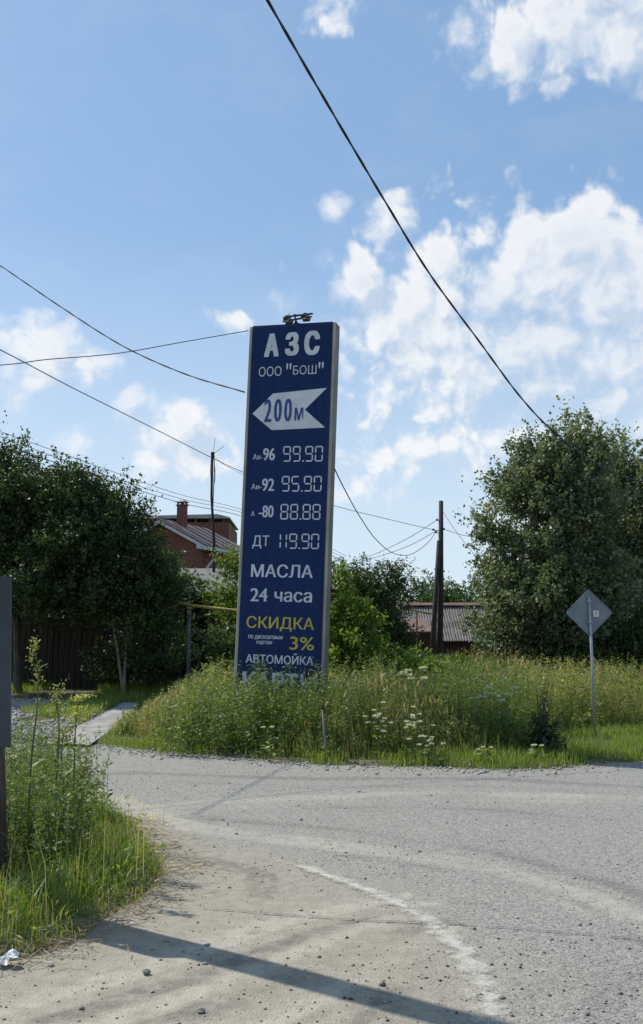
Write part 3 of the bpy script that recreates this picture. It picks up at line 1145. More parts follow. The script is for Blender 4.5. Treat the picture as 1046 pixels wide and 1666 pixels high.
cable([at(-200, 470, 14), at(0, 569, 18), at(120, 632, 21.5), at(250, 697, 25.5), at(345, 745, 28.6), at(395, 768, 30), at(470, 797, 33), at(541, 822, 35), at(620, 842, 36.6), hk[1]], .011,
      'thin wire passing behind the pylon down to the far wooden pole', mat='thin_wire')
cable([hk[3], at(765, 873, 37), at(850, 882, 36), at(950, 884, 34)], .011, 'short wire from the far wooden pole level into the right tree', mat='thin_wire')
cable([PA(543, 760), at(560, 795, 20), at(585, 840, 24), at(612, 878, 28), at(640, 900, 32), at(668, 902, 35), at(695, 884, 37.4), hk[2]], .012,
      'slack black cable drooping from the pylon side to the far pole')
cable([hk[0], at(670, 872, 41), at(620, 897, 45), at(560, 920, 50), at(500, 938, 55)], .012, 'upper wire descending left from the far pole behind the bushes', mat='thin_wire')
cable([hk[2] + Vector((-.03, .05, .03)), at(665, 888, 41), at(610, 907, 45), at(550, 922, 50), at(480, 935, 55)], .012,
      'lower wire descending left from the far pole behind the bushes', mat='thin_wire')
cable([hk[4], at(740, 862, 36.5), at(760, 888, 35.4), at(785, 918, 34), at(830, 960, 33)], .012, 'guy wire slanting from the far pole top into the right tree', mat='thin_wire')
for i, (y0, y1, y2, w) in enumerate(((702, 752, 828, 'topmost'), (710, 762, 833, 'middle'), (720, 770, 839, 'lowest'))):
    cable([at(-160, y0 - 52, 24), at(0, y0, 27), at(140, y1, 30), at(290, y1 + (y2 - y1) * .68, 34), at(390, y2, 37), at(480, y2 + 36, 41), at(560, y2 + 75, 45)],
          .009 if i < 2 else .012, w + ' of three thin parallel wires crossing above the left trees', mat='thin_wire', group='wires over the left trees')

# aerial mast by the brick house
AY = 36.0
mp = at(345.5, 1000, AY)
mz = g1(mp.x, AY)
mast = empty('aerial_mast', (mp.x, AY, mz - .05), label='thin dark aerial mast with dangling cables before the brick house', cat='mast')
mo = Vector((mp.x, AY, mz - .05))
mt = at(345.2, 737, AY) - mo
MB().tube([(0, 0, 0), (.03, 0, mt.z * .4), (.02, 0, mt.z * .6), (mt.x, 0, mt.z * .8), mt], [.07, .062, .055, .045, .05], 8).build('post', M['tar'], mast, smooth=True)
for a, b, r in (((347, 738), (350, 712), .009), ((348, 738), (365, 725), .009)):
    MB().tube([at(*a, AY) - mo, at(*b, AY) - mo], r, 5).build('aerial_rod', M['thin_wire'], mast)
MB().box(mt + Vector((.02, 0, -.02)), (.13, .1, .1)).build('junction_box', M['black'], mast)
for pts, r in (([(348, 738), (348.5, 760), (347.5, 795), (346, 830)], .018), ([(344, 740), (342.5, 765), (344, 790)], .014), ([(347, 740), (350, 770), (348, 790)], .012)):
    MB().tube(spline([at(*p, AY - .05) - mo for p in pts], 4), r, 5).build('dangling_cable', M['wire'], mast)
cable([at(348, 741, AY), at(356, 749, AY - 1), at(366, 757, AY - 2), at(395, 772, AY - 4)], .009, 'short thin lead slanting down from the aerial mast head', mat='thin_wire')

# ------------------------------------------------------------------ buildings
def house():
    HY = 44.0
    c = at(326, 1040, HY)
    hz = g1(c.x, HY)
    H = empty('brick_house', (c.x, HY, hz - .05), label='red brick house with maroon metal roof, chimney and pale fascia', cat='house')
    o = Vector((c.x, HY, hz - .05))
    a = Vector((-.91, .41, 0))        # gable wall
    b = Vector((.41, .91, 0))         # eave wall
    eave = at(326, 884, HY).z - o.z
    Lg, Le, pitch = 4.1, 3.4, math.tan(math.radians(27))
    ridge = eave + Lg / 2 * pitch
    mb = MB()
    mb.prism([(0, 0), (Lg, 0), (Lg, eave), (Lg / 2, ridge), (0, eave)], Le, (0, 0, 0), a, (0, 0, 1), b)
    mb.build('wall', M['brick'], H)
    # two roof slopes with overhang
    ov, ve, th = .55, .45, .09
    for sgn in (0, 1):
        m2 = MB()
        x0, x1 = (-ov, Lg / 2) if sgn == 0 else (Lg + ov, Lg / 2)
        z0, z1 = eave - ov * pitch + .06, ridge + .06
        m2.prism([(x0, z0), (x1, z1), (x1, z1 + th), (x0, z0 + th)], Le + 2 * ve, -b * ve, a, (0, 0, 1), b)
        r = m2.build('roof', M['maroon'], H)
        f = MB()
        f.prism([(x0, z0 - .14), (x1, z1 - .14), (x1, z1 - .003), (x0, z0 - .003)], .03, -b * (ve + .02), a, (0, 0, 1), b)
        f.build('verge_board', M['pale_metal'], r)
        f = MB().bar(a * x0 - b * ve + Vector((0, 0, z0 - .05)), a * x0 + b * (Le + ve) + Vector((0, 0, z0 - .05)), .13, .13)
        f.build('gutter', M['pale_metal'], r)
        if sgn == 0:
            for k in range(5):
                y_ = -ve + .3 + k * .8
                s_ = MB().bar(a * x0 + b * y_ + Vector((0, 0, z0 + th + .02)), a * x1 + b * y_ + Vector((0, 0, z1 + th + .02)), .03, .035)
                s_.build('standing_seam', M['maroon'], r)
    # boxed eave at the corner
    m3 = MB().prism([(-ov, eave - ov * pitch - .08), (0.02, eave - .25), (.02, eave + .02), (-ov, eave - ov * pitch + .05)], ve - .02, -b * (ve), a, (0, 0, 1), b)
    m3.build('boxed_eave', M['pale_metal'], H)
    # downpipe
    z0 = eave - ov * pitch
    pts = [-a * -(-ov) * 1 * 0 + a * (-ov) + b * .5 + Vector((0, 0, z0 - .05)), a * (-ov) + b * .4 + Vector((0, 0, z0 - .2)), a * (-.1) + b * .05 + Vector((0, 0, z0 - 1.0)), a * (-.1) + b * .05 + Vector((0, 0, .2))]
    MB().tube(pts, .055, 8).build('downpipe', M['pale_metal'], H, smooth=True)
    # windows in the eave wall and gable
    for (t, ax, nrm, zc_) in ((1.6, b, -a, 3.6), (2.05, a, -b, 3.4)):
        cpos = ax * t + Vector((0, 0, zc_)) + nrm * .01
        R_ = Matrix((ax, nrm.cross(ax).cross(ax) * 0 + nrm, Vector((0, 0, 1)))).transposed()
        w = MB().box(cpos, (1.0, .06, 1.3), R_).build('window', M['pale_metal'], H)
        MB().box(cpos + nrm * .035, (.84, .02, 1.14), R_).build('pane', M['glass'], w)
    # chimney
    ch = MB()
    cp = at(296, 850, HY + 1.6) - o
    ctop = at(296, 823, HY + 1.6).z - o.z
    R_ = Matrix((a, b, Vector((0, 0, 1)))).transposed()
    cw = .36
    chz = ctop - 2.2
    cho = MB().box((cp.x, cp.y, (ctop + chz) / 2), (cw, cw, ctop - chz), R_).build('chimney', M['brick'], H)
    MB().box((cp.x, cp.y, ctop + .02), (cw + .08, cw + .08, .05), R_).build('crown_course', M['brick'], cho)
    for i in (-1, 1):
        for j in (-1, 1):
            q = R_ @ Vector((i * .14, j * .14, 0))
            MB().box((cp.x + q.x, cp.y + q.y, ctop + .1), (.07, .07, .14), R_).build('cap_pier', M['brick'], cho)
    cz = ctop + .17
    w = .27
    vs_ = [Vector((cp.x, cp.y, cz)) + R_ @ Vector((i * w, j * w, 0)) for i, j in ((-1, -1), (1, -1), (1, 1), (-1, 1))] + [Vector((cp.x, cp.y, cz + .17))]
    MB().add(vs_, [(0, 1, 4), (1, 2, 4), (2, 3, 4), (3, 0, 4), (3, 2, 1, 0)]).build('chimney_cap', M['grey_metal'], cho)
    # brick attic storey behind, roof raised on short piers
    WY = 50.6
    x0, x1 = at(225, 850, WY).x - o.x, at(372.5, 850, WY).x - o.x
    yb = WY - o.y
    zt_ = at(320, 849.5, WY).z - o.z
    MB().box(((x0 + x1) / 2, yb + 2.5, zt_ / 2), (x1 - x0, 5, zt_)).build('attic_wall', M['brick'], H)
    k = 0
    xx = x0 + .1
    while xx < x1 + .05:
        MB().box((min(xx, x1 - .06), yb + .06, zt_ + .09), (.11, .11, .18)).build('roof_pier', M['brick'], H)
        xx += .72
    zr = zt_ + .18
    rf = MB().prism([(x0 - .2, zr), (x1 + .06, zr), (x1 + .06, zr + .06), (x1 - .6, zr + .22), (x0 - .2, zr + .12)], 5.4, (0, yb - .2, 0))
    rf.build('attic_roof', M['grey_metal'], H)
    return H


house()


def plank_wall(parent, a, b, z0, z1, w, mat, name='plank', th=.025, jit=.03, proto={}):
    a, b = Vector(a), Vector(b)
    L = (b - a).length
    n = max(1, int(L / w))
    d = (b - a) / n
    ang = math.atan2(d.y, d.x)
    key = (round(w, 3), round(z1 - z0, 2), mat)
    if key not in proto:
        proto[key] = [MB().box((0, 0, (z1 - z0 + dz) / 2), (w * wf, th, z1 - z0 + dz)).mesh(name) for dz, wf in ((0, .93), (-jit, .88), (jit, .96), (-jit * 2, .9))]
    for i in range(n):
        p = a + d * (i + .5)
        o = link(name, random.choice(proto[key]), M[mat], parent)
        o.location = (p.x, p.y + random.uniform(-.008, .008), z0)
        o.rotation_euler = (random.uniform(-.01, .01), random.uniform(-.012, .012), ang)


# board fence under the left trees
fa, fb = at(-150, 1100, 29.4), at(205, 1100, 28.6)
fz0 = g1(fa.x * .5 + fb.x * .5, 29)
fence = empty('plank_fence', (0, 0, 0), label='tall weathered vertical plank fence in the shade of left trees', cat='fence')
plank_wall(fence, (fa.x, fa.y, 0), (fb.x, fb.y, 0), fz0 - .05, fz0 + 2.1, .17, 'plank', jit=.05)
plank_wall(fence, (fa.x + .08, fa.y + .1, 0), (fb.x + .08, fb.y + .1, 0), fz0 - .05, fz0 + 2.0, .2, 'dark_inside', jit=.04)
for dz in (.45, 1.65):
    MB().bar((fa.x, fa.y + .05, fz0 + dz), (fb.x, fb.y + .05, fz0 + dz), .05, .09).build('rail', M['plank'], fence)
for k in range(4):
    t = k / 3
    MB().box((fa.x + (fb.x - fa.x) * t, fa.y + (fb.y - fa.y) * t + .13, fz0 + 1.0), (.1, .1, 2.1)).build('post', M['plank'], fence)

# dark timber outbuilding with open front below the brick house
OY = 32.5
ox0, ox1 = at(236, 1050, OY).x, at(402, 1050, OY).x
oz = g1((ox0 + ox1) / 2, OY)
otop = at(320, 958, OY).z
ob = empty('timber_outbuilding', ((ox0 + ox1) / 2, OY, oz - .05), label='low dark timber outbuilding with sloping sheet roof below the brick house', cat='shed')
hw_ = (ox1 - ox0) / 2
oh = otop - oz
plank_wall(ob, (-hw_, 0, 0), (-hw_ + 1.25, 0, 0), 0, oh - .2, .18, 'plank')
plank_wall(ob, (hw_ - 1.3, 0, 0), (hw_, 0, 0), 0, oh - .2, .18, 'plank')
plank_wall(ob, (-hw_ + 1.3, .9, 0), (hw_ - 1.3, .9, 0), 0, oh - .2, .2, 'dark_inside', name='gate_board')
for s_ in (-1, 1):
    MB().box((s_ * hw_, 2, oh / 2 - .1), (.06, 3.9, oh - .1)).build('side_wall', M['dark_inside'], ob)
MB().box((0, 4, oh / 2), (hw_ * 2, .06, oh)).build('back_wall', M['dark_inside'], ob)
MB().box((0, 0.06, oh - .25), (hw_ * 2, .1, .14)).build('lintel', M['plank'], ob)
MB().prism([(-.45, oh - .16), (4.3, oh + 1.0), (4.3, oh + 1.06), (-.45, oh - .1)], hw_ * 2 + .4, (-hw_ - .2, 0, 0), (0, 1, 0), (0, 0, 1), (1, 0, 0)).build('roof', M['post_grey'], ob)

# gas pipe carried over the lane on posts
GY = 26.0
gpp = empty('gas_pipe', (at(308, 1100, GY).x, GY, 0), label='raised ochre gas pipe on slim posts crossing before the dark outbuilding', cat='pipe')
go = Vector(gpp.location)
gpt = [at(120, 955, GY + 2.4), at(268, 976, GY + .5), at(312, 985, GY), at(352, 990, GY - .3), at(400, 995, GY - .6), at(470, 1001, GY - 1)]
MB().tube([p - go for p in gpt], .042, 10).build('pipe', M['gas'], gpp, smooth=True)
for px, py, Yp in ((308, 986, GY), (470, 1001, GY - 1), (204, 968, GY + 1.3)):
    p = at(px, py, Yp) - go
    MB().tube([(p.x, p.y, g1(p.x + go.x, Yp) - .05), (p.x, p.y, p.z - .02)], .055, 8)  .build('post', M['post_grey'], gpp, smooth=True)
    MB().box((p.x, p.y, p.z - .05), (.16, .14, .025)).build('saddle', M['gas'], gpp)

# corrugated shed behind the far pole
SY = 45.0
s0, s1 = at(655, 1045, SY).x, at(800, 1045, SY).x
zz0 = g1((s0 + s1) / 2, SY)
shed = empty('corrugated_shed', ((s0 + s1) / 2, SY, zz0 - .05), label='low red brown shed with grey corrugated sheet roof and rusty ridge', cat='shed')
so = Vector(shed.location)
ez, rz_ = at(720, 1043, SY).z - so.z, at(720, 983, SY + 2.6).z - so.z
hw_ = (s1 - s0) / 2
plank_wall(shed, (-hw_ + .1, .4, 0), (hw_ - .1, .4, 0), 0, ez - .02, .16, 'rust_wood')
MB().box((0, 2.9, ez / 2), (hw_ * 2 - .3, 4.6, ez - .1)).build('wall', M['rust_wood'], shed)
MB().box((0, .33, ez - .07), (hw_ * 2, .05, .14)).build('eave_board', M['tar'], shed)
dx_, dz_ = 2.9, rz_ - ez
nsh = 5
shw = hw_ * 2 / nsh
cor = []
for row in range(2):
    mb = MB()
    nw = 42
    t0, t1 = (0, .52) if row == 0 else (.48, 1.0)
    vs_ = []
    for (t) in (t0, t1):
        for th in (0, -.008):
            for k in range(nw + 1):
                x = -shw / 2 - .03 + (shw + .06) * k / nw
                vs_.append((x, dx_ * t, ez + dz_ * t + .022 * math.sin(k / nw * 7 * 2 * math.pi) + th + row * .012))
    m_ = nw + 1
    fs_ = [(k, k + 1, 2 * m_ + k + 1, 2 * m_ + k) for k in range(nw)] + [(m_ + k + 1, m_ + k, 3 * m_ + k, 3 * m_ + k + 1) for k in range(nw)]
    fs_ += [(k + 1, k, m_ + k, m_ + k + 1) for k in range(nw)]
    cor.append(mb.add(vs_, fs_).mesh('roof_sheet', smooth=False))
for i in range(nsh):
    for row in range(2):
        o = link('roof_sheet', cor[row], M['slate'], shed)
        o.location = (-hw_ + shw * (i + .5), .0, random.uniform(0, .012) + (i % 2) * .008)
        o.rotation_euler = (0, random.uniform(-.006, .006), random.uniform(-.008, .008))
MB().prism([(dx_ - .35, rz_ - .05), (dx_, rz_ + .09), (dx_ + .35, rz_ - .05), (dx_ + .33, rz_ - .07), (dx_, rz_ + .06), (dx_ - .33, rz_ - .07)], hw_ * 2 + .1, (-hw_, 0, 0), (0, 1, 0), (0, 0, 1), (1, 0, 0)).build('ridge_cap', M['rust'], shed)
MB().prism([(dx_, rz_), (2 * dx_, ez), (2 * dx_, ez + .03), (dx_, rz_ + .03)], hw_ * 2, (-hw_, 0, 0), (0, 1, 0), (0, 0, 1), (1, 0, 0)).build('rear_slope', M['slate'], shed)
for s_ in (-1, 1):
    MB().prism([(.4, ez - .05), (dx_, rz_ - .08), (2 * dx_ - .4, ez - .05)], .05, (s_ * (hw_ - .2), 0, 0), (0, 1, 0), (0, 0, 1), (1, 0, 0)).build('gable', M['rust_wood'], shed)
# lean-to in front of it
LY = 43.4
l0, l1 = at(640, 1040, LY).x - so.x, at(704, 1040, LY).x - so.x
lt = MB().prism([(LY - so.y - .8, at(680, 1030, LY).z - so.z), (1.2, at(680, 1018, LY).z - so.z + .3), (1.2, at(680, 1018, LY).z - so.z + .36), (LY - so.y - .8, at(680, 1030, LY).z - so.z + .06)], l1 - l0, (l0, 0, 0), (0, 1, 0), (0, 0, 1), (1, 0, 0))
lt.build('lean_to_roof', M['rust'], shed)
MB().box(((l0 + l1) / 2, LY - so.y, .9), (l1 - l0 - .2, .1, 1.8)).build('lean_to_wall', M['rust_wood'], shed)

# thin rusty frame standing before the shed
rf = empty('pipe_frame', (at(678, 1050, 42).x, 42, g1(at(678, 1050, 42).x, 42)), label='thin rusty pipe frame standing before the corrugated shed roof', cat='frame')
ro = Vector(rf.location)
MB().tube([(0, 0, 0), at(678, 996, 42) - ro], .035, 7).build('upright', M['rust'], rf)
MB().tube([at(655, 990, 42) - ro, at(702, 999, 42) - ro], .035, 7).build('crossbar', M['rust'], rf)


# ------------------------------------------------------------------ trees and shrubs
def lobe(px, py, Y, rx, ry, rd=None):
    """an ellipsoid of crown: centre seen there, half sizes in metres"""
    return (np.array(at(px, py, Y)), np.array([rx, rd or rx, ry]))


def tree(name, label, cat, base, lobes, sprigs, leaf, mat, trunk_r=.09, per=24, sprig=.5, bark='bark', group=None, up=.35, stems=1, limbs=14, lw=.62, shell=.3):
    bx, by = base
    bz = g1(bx, by)
    root = empty(name, (bx, by, bz - .04), label=label, cat=cat, group=group)
    o = np.array([bx, by, bz - .04])
    vol = np.array([l[1].prod() ** .8 for l in lobes])
    pick = rng.choice(len(lobes), sprigs, p=vol / vol.sum())
    u = rng.normal(size=(sprigs, 3))
    u /= np.linalg.norm(u, axis=1, keepdims=True)
    rad = shell + (1 - shell) * rng.random(sprigs) ** .6
    rad *= 1 + .16 * np.sin(u[:, 0] * 5 + pick) * np.sin(u[:, 2] * 6 + pick * 2) + rng.normal(0, .05, sprigs)
    C = np.array([lobes[i][0] for i in pick])
    R_ = np.array([lobes[i][1] for i in pick])
    S = C + u * R_ * rad[:, None]
    # gather most sprigs into boughs so that the crown has clumps and gaps
    nb = max(8, sprigs // 16)
    home = rng.integers(0, nb, sprigs)
    S = S[home] + (S - S[home]) * 0 + rng.normal(0, 1, (sprigs, 3)) * sprig * np.array([.52, .52, .38])
    u = u[home]
    loose = rng.random(sprigs) < .22
    S[loose] = (C + u * 0 + R_ * 0)[loose] + (lambda q: q / np.linalg.norm(q, axis=1, keepdims=True))(rng.normal(size=(sprigs, 3)))[loose] * (R_ * rad[:, None])[loose]
    gz = gh(S[:, :2])
    keep = S[:, 2] > gz + .12
    S, u = S[keep], u[keep]
    n = len(S)
    D = u * .8 + np.array([0, 0, up]) + rng.normal(0, .45, (n, 3))
    D /= np.linalg.norm(D, axis=1, keepdims=True)
    SL = rng.lognormal(math.log(sprig), .45, n)
    V = Veg()
    # twigs
    side = np.cross(D, rng.normal(size=(n, 3)))
    side /= np.linalg.norm(side, axis=1, keepdims=True)
    b0, b1 = S - D * (SL * .5)[:, None], S + D * (SL * .5)[:, None]
    w = side * .006
    V.quads(np.stack([b0 - w - o, b0 + w - o, b1 + w * .4 - o, b1 - w * .4 - o], 1), rng.uniform(0, .2, n))
    t = rng.uniform(-.5, .55, (n, per))
    pos = S[:, None] + D[:, None] * (SL[:, None] * t)[..., None] + rng.normal(0, .045, (n, per, 3)) * (SL / sprig)[:, None, None]
    ld = D[:, None] * .5 + rng.normal(0, .8, (n, per, 3)) + np.array([0, 0, -.25])
    base_t = np.clip(rng.normal(.45, .14, n) + rng.normal(0, .16, nb)[home[keep]], 0, 1)
    tint = np.clip(base_t[:, None] + rng.normal(0, .16, (n, per)), 0, 1)
    m = n * per
    Ls = leaf * rng.uniform(.65, 1.25, m)
    V.leaves(pos.reshape(-1, 3) - o, ld.reshape(-1, 3), Ls, Ls * lw, tint.ravel(), rng.normal(size=(m, 3)) + np.array([0, 0, .5]))
    # woody frame
    mb = MB()
    allc = np.mean([l[0] for l in lobes], 0)
    for k in range(stems):
        off = Vector((random.uniform(-.25, .25), random.uniform(-.2, .2), 0)) if stems > 1 else Vector((0, 0, 0))
        topc = Vector(lobes[k % len(lobes)][0] - o) + Vector((0, 0, lobes[k % len(lobes)][1][2] * .5))
        mid = off * .8 + Vector((topc.x * .35, topc.y * .35, topc.z * .45))
        P = spline([off, mid, topc], 6)
        rs = [trunk_r * (1 - .85 * i / (len(P) - 1)) for i in range(len(P))]
        mb.tube(P, rs, 8)
        for j in range(limbs // stems):
            i = random.randrange(n)
            tgt = Vector(S[i] - o)
            st_ = min(range(2, len(P) - 1), key=lambda q: abs(P[q].z - tgt.z * .6))
            a = P[st_]
            mid2 = a.lerp(tgt, .5) + Vector((0, 0, .12 * (tgt - a).length))
            Q = spline([a, mid2, tgt], 4)
            r0 = rs[st_] * .55
            mb.tube(Q, [r0 * (1 - .85 * i_ / (len(Q) - 1)) for i_ in range(len(Q))], 5)
    mb.build('trunk', M[bark], root, smooth=True)
    V.build('crown', M[mat], root)
    return root


LT = 'trees along the plank fence'
b = at(207, 1100, 26)
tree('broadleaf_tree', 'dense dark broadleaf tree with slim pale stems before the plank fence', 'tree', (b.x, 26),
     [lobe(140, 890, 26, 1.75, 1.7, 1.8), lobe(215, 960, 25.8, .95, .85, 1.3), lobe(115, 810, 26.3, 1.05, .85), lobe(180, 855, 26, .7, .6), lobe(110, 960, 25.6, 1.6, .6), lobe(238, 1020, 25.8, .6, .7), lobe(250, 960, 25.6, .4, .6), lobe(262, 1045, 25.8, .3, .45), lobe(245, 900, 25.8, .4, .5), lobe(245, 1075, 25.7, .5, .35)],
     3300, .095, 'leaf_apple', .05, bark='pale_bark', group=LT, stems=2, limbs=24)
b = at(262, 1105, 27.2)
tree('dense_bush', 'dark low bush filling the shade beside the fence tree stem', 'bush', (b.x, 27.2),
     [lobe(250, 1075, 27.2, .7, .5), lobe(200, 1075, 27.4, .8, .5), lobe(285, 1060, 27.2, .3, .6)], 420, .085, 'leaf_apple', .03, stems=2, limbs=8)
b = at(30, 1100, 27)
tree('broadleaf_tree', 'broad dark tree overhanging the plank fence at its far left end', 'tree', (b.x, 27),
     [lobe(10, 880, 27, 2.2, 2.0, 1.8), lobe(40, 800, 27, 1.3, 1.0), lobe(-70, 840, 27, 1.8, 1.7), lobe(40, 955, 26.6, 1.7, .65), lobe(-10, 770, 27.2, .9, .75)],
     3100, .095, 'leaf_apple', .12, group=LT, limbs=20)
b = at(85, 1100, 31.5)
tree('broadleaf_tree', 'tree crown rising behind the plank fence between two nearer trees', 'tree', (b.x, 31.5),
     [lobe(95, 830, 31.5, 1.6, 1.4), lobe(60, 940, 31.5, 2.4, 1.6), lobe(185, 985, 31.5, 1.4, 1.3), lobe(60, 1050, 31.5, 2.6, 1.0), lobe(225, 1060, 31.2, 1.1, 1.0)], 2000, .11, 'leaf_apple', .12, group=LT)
b = at(300, 1100, 28.5)
tree('leafy_shrub', 'loose leafy shrub with sunlit sprays between the fence tree and the gas pipe', 'shrub', (b.x - .2, 28.5),
     [lobe(300, 950, 28.5, .6, .3), lobe(330, 958, 28.3, .35, .22), lobe(268, 955, 28.5, .4, .5), lobe(272, 905, 28.7, .22, .3), lobe(250, 1040, 28.5, .6, .7)], 330, .1, 'leaf_bush', .045, limbs=12)
b = at(378, 1100, 27.4)
tree('leafy_shrub', 'yellow green shrub growing tight behind the left edge of the pylon', 'shrub', (b.x, 27.4),
     [lobe(376, 955, 27.4, .36, .95), lobe(390, 1000, 27.4, .5, .6), lobe(382, 912, 27.4, .22, .35)], 330, .09, 'leaf_lime', .035, limbs=8, stems=2)
b = at(372, 1100, 23.5)
tree('leafy_shrub', 'low pale leaved shrub under the gas pipe left of the pylon', 'shrub', (b.x, 23.5),
     [lobe(362, 1047, 23.5, .42, .2), lobe(390, 1055, 23.5, .4, .3)], 110, .1, 'leaf_bush', .025, limbs=6)
b = at(600, 1090, 31)
tree('dense_bush', 'dense dark green bush right of the pylon before the shed', 'bush', (b.x, 31),
     [lobe(605, 1000, 31, 1.1, 1.3), lobe(575, 955, 31, .55, .75), lobe(632, 945, 31.2, .45, .6), lobe(640, 1040, 30.6, .65, .8), lobe(570, 1050, 30.6, .8, .8)],
     1500, .08, 'leaf_apple', .06, stems=3, limbs=18)
b = at(548, 1090, 23)
tree('maple_sapling', 'bright yellow green sapling beside the right edge of the pylon', 'sapling', (b.x, 23),
     [lobe(545, 1020, 23, .42, .75), lobe(560, 985, 23, .3, .4), lobe(540, 965, 23.3, .22, .3), lobe(565, 1050, 22.8, .3, .35)], 330, .12, 'leaf_lime', .03, stems=2, limbs=8)
b = at(540, 1090, 33)
tree('thin_sapling', 'thin sparse sapling rising behind the pylon edge near the bush', 'sapling', (b.x, 33),
     [lobe(545, 955, 33, .4, .7), lobe(540, 985, 33, .5, .9)], 170, .07, 'leaf_far', .03, per=12, limbs=8)
RT = 'tall trees on the right'
b = at(905, 1085, 27.5)
tree('poplar_tree', 'tall dense grey green tree towering behind the diamond road sign', 'tree', (b.x, 27.5),
     [lobe(905, 850, 27.5, 1.9, 2.3, 2.0), lobe(860, 780, 27.5, .95, 1.2), lobe(935, 755, 27.4, 1.05, 1.2), lobe(880, 990, 27.2, 1.75, 1.6), lobe(815, 900, 27.3, .75, .95), lobe(845, 1010, 27, 1.15, 1.2), lobe(960, 970, 27, 1.6, 1.6)],
     4300, .1, 'leaf_poplar', .13, group=RT, limbs=34, up=.6, lw=.75, stems=2)
b = at(1040, 1085, 29.5)
tree('poplar_tree', 'tall tree at the far right merging with the bigger grey green one', 'tree', (b.x, 29.5),
     [lobe(1020, 840, 29.5, 1.5, 2.4, 1.8), lobe(1075, 900, 29.5, 1.6, 2.6), lobe(1005, 765, 29.5, .8, 1.1), lobe(1040, 1010, 29.2, 1.8, 1.5)],
     3000, .1, 'leaf_poplar', .13, group=RT, limbs=26, up=.7, lw=.75)
b = at(1010, 1090, 26.3)
tree('dense_bush', 'dark undergrowth bush at the foot of the right trees', 'bush', (b.x, 26.3),
     [lobe(1000, 1060, 26.3, 1.1, .6), lobe(910, 1065, 26.5, 1.2, .55), lobe(1050, 1045, 26.3, .9, .8)], 700, .08, 'leaf_apple', .04, stems=2, limbs=10)
for i, (px, ty, Y, w, lab) in enumerate(((690, 938, 66, 2.1, 'distant green tree just left of the far pole above the shed'), (740, 940, 64, 2.0, 'distant green tree just right of the far pole above the shed'),
                                         (785, 944, 70, 2.6, 'distant tree half hidden by the tall right trees'), (625, 965, 68, 2.6, 'distant tree half hidden behind the dark bush'),
                                         (450, 990, 72, 3.2, 'distant tree hidden by the pylon face'), (230, 985, 70, 4, 'distant tree behind the left trees and house'))):
    x = at(px, 1000, Y).x
    z1_ = at(px, ty, Y).z
    tree('distant_tree', lab, 'tree', (x, Y), [(np.array([x, Y, z1_ * .55]), np.array([w, w, z1_ * .45])), (np.array([x + w * .4, Y, z1_ * .7]), np.array([w * .5, w * .6, z1_ * .24])),
                                             (np.array([x - w * .5, Y, z1_ * .66]), np.array([w * .5, w * .5, z1_ * .26]))],
         520, .17, 'leaf_far', .16, per=18, sprig=.8, group='distant trees behind the shed', limbs=8)

# ------------------------------------------------------------------ meadow and verge
def weeds(V, P, h, nl, L, tint, spread=1.0, zf=gh, droop=.1, tvar=.12, top_small=.45):
    n = len(P)
    base = np.column_stack([P, zf(P) - .02])
    az = rng.uniform(0, 6.28, n)
    lean = np.abs(rng.normal(0, .13, n))
    V.blades(base, h, .008, lean, az, np.clip(tint - .1, 0, 1))
    t = np.sort(rng.uniform(.12, 1.0, (n, nl)), 1)
    dr = np.stack([np.cos(az), np.sin(az), 0 * az], 1)
    k = np.where(t < .55, .22 * t / .55, .22 + .78 * (t - .55) / .45)
    stem = base[:, None] + np.array([0, 0, 1.]) * (h[:, None] * t * (1 - .25 * lean[:, None] * k))[..., None] + dr[:, None] * (h[:, None] * lean[:, None] * k)[..., None]
    a = rng.uniform(0, 6.28, (n, nl))
    ld = np.stack([np.cos(a) * spread, np.sin(a) * spread, rng.normal(.35 - droop, .4, (n, nl))], 2)
    LL = (L * rng.uniform(.6, 1.25, n))[:, None] * (1 - (1 - top_small) * t) * rng.uniform(.7, 1.2, (n, nl))
    tt = np.clip(tint[:, None] + rng.normal(0, tvar, (n, nl)) + .12 * (t - .5), 0, 1)
    V.leaves(stem.reshape(-1, 3), ld.reshape(-1, 3), LL.ravel(), LL.ravel() * .34, tt.ravel())


def in_view(P, pad=.8):
    return np.abs(P[:, 0]) < P[:, 1] * .335 + pad


# taller growth inside, lower towards the edges
P = scatter(15500, -4.6, 11, 12.8, 30)
d = poly_sd(P, MEADOW)
frontd = -line_dist(P, front)
keep = (d > .12) & in_view(P)
P, d = P[keep], d[keep]
fd = line_dist(P, front)
ld_ = line_dist(P, [(-3.8, 17), (-3.95, 20), (-4.0, 23), (-4.05, 27), (-3.6, 31)])


def tall(P):
    """expected growth height over the meadow"""
    fd = line_dist(P, front)
    ld_ = line_dist(P, [(-3.75, 16.8), (-3.95, 20), (-4.0, 23), (-4.05, 27), (-3.6, 31)])
    strip = .8 * sstep(P[:, 0], .3, 1.6) + 2.6 * sstep(P[:, 0], 3.0, 4.4)          # short mown strip widens to the right
    h = .18 + .92 * sstep(fd - strip * .75, .05, 1.25)
    h *= .3 + .7 * sstep(ld_, .1, 1.9)
    return h * (.8 + .4 * fld(P, 1.3, 2))


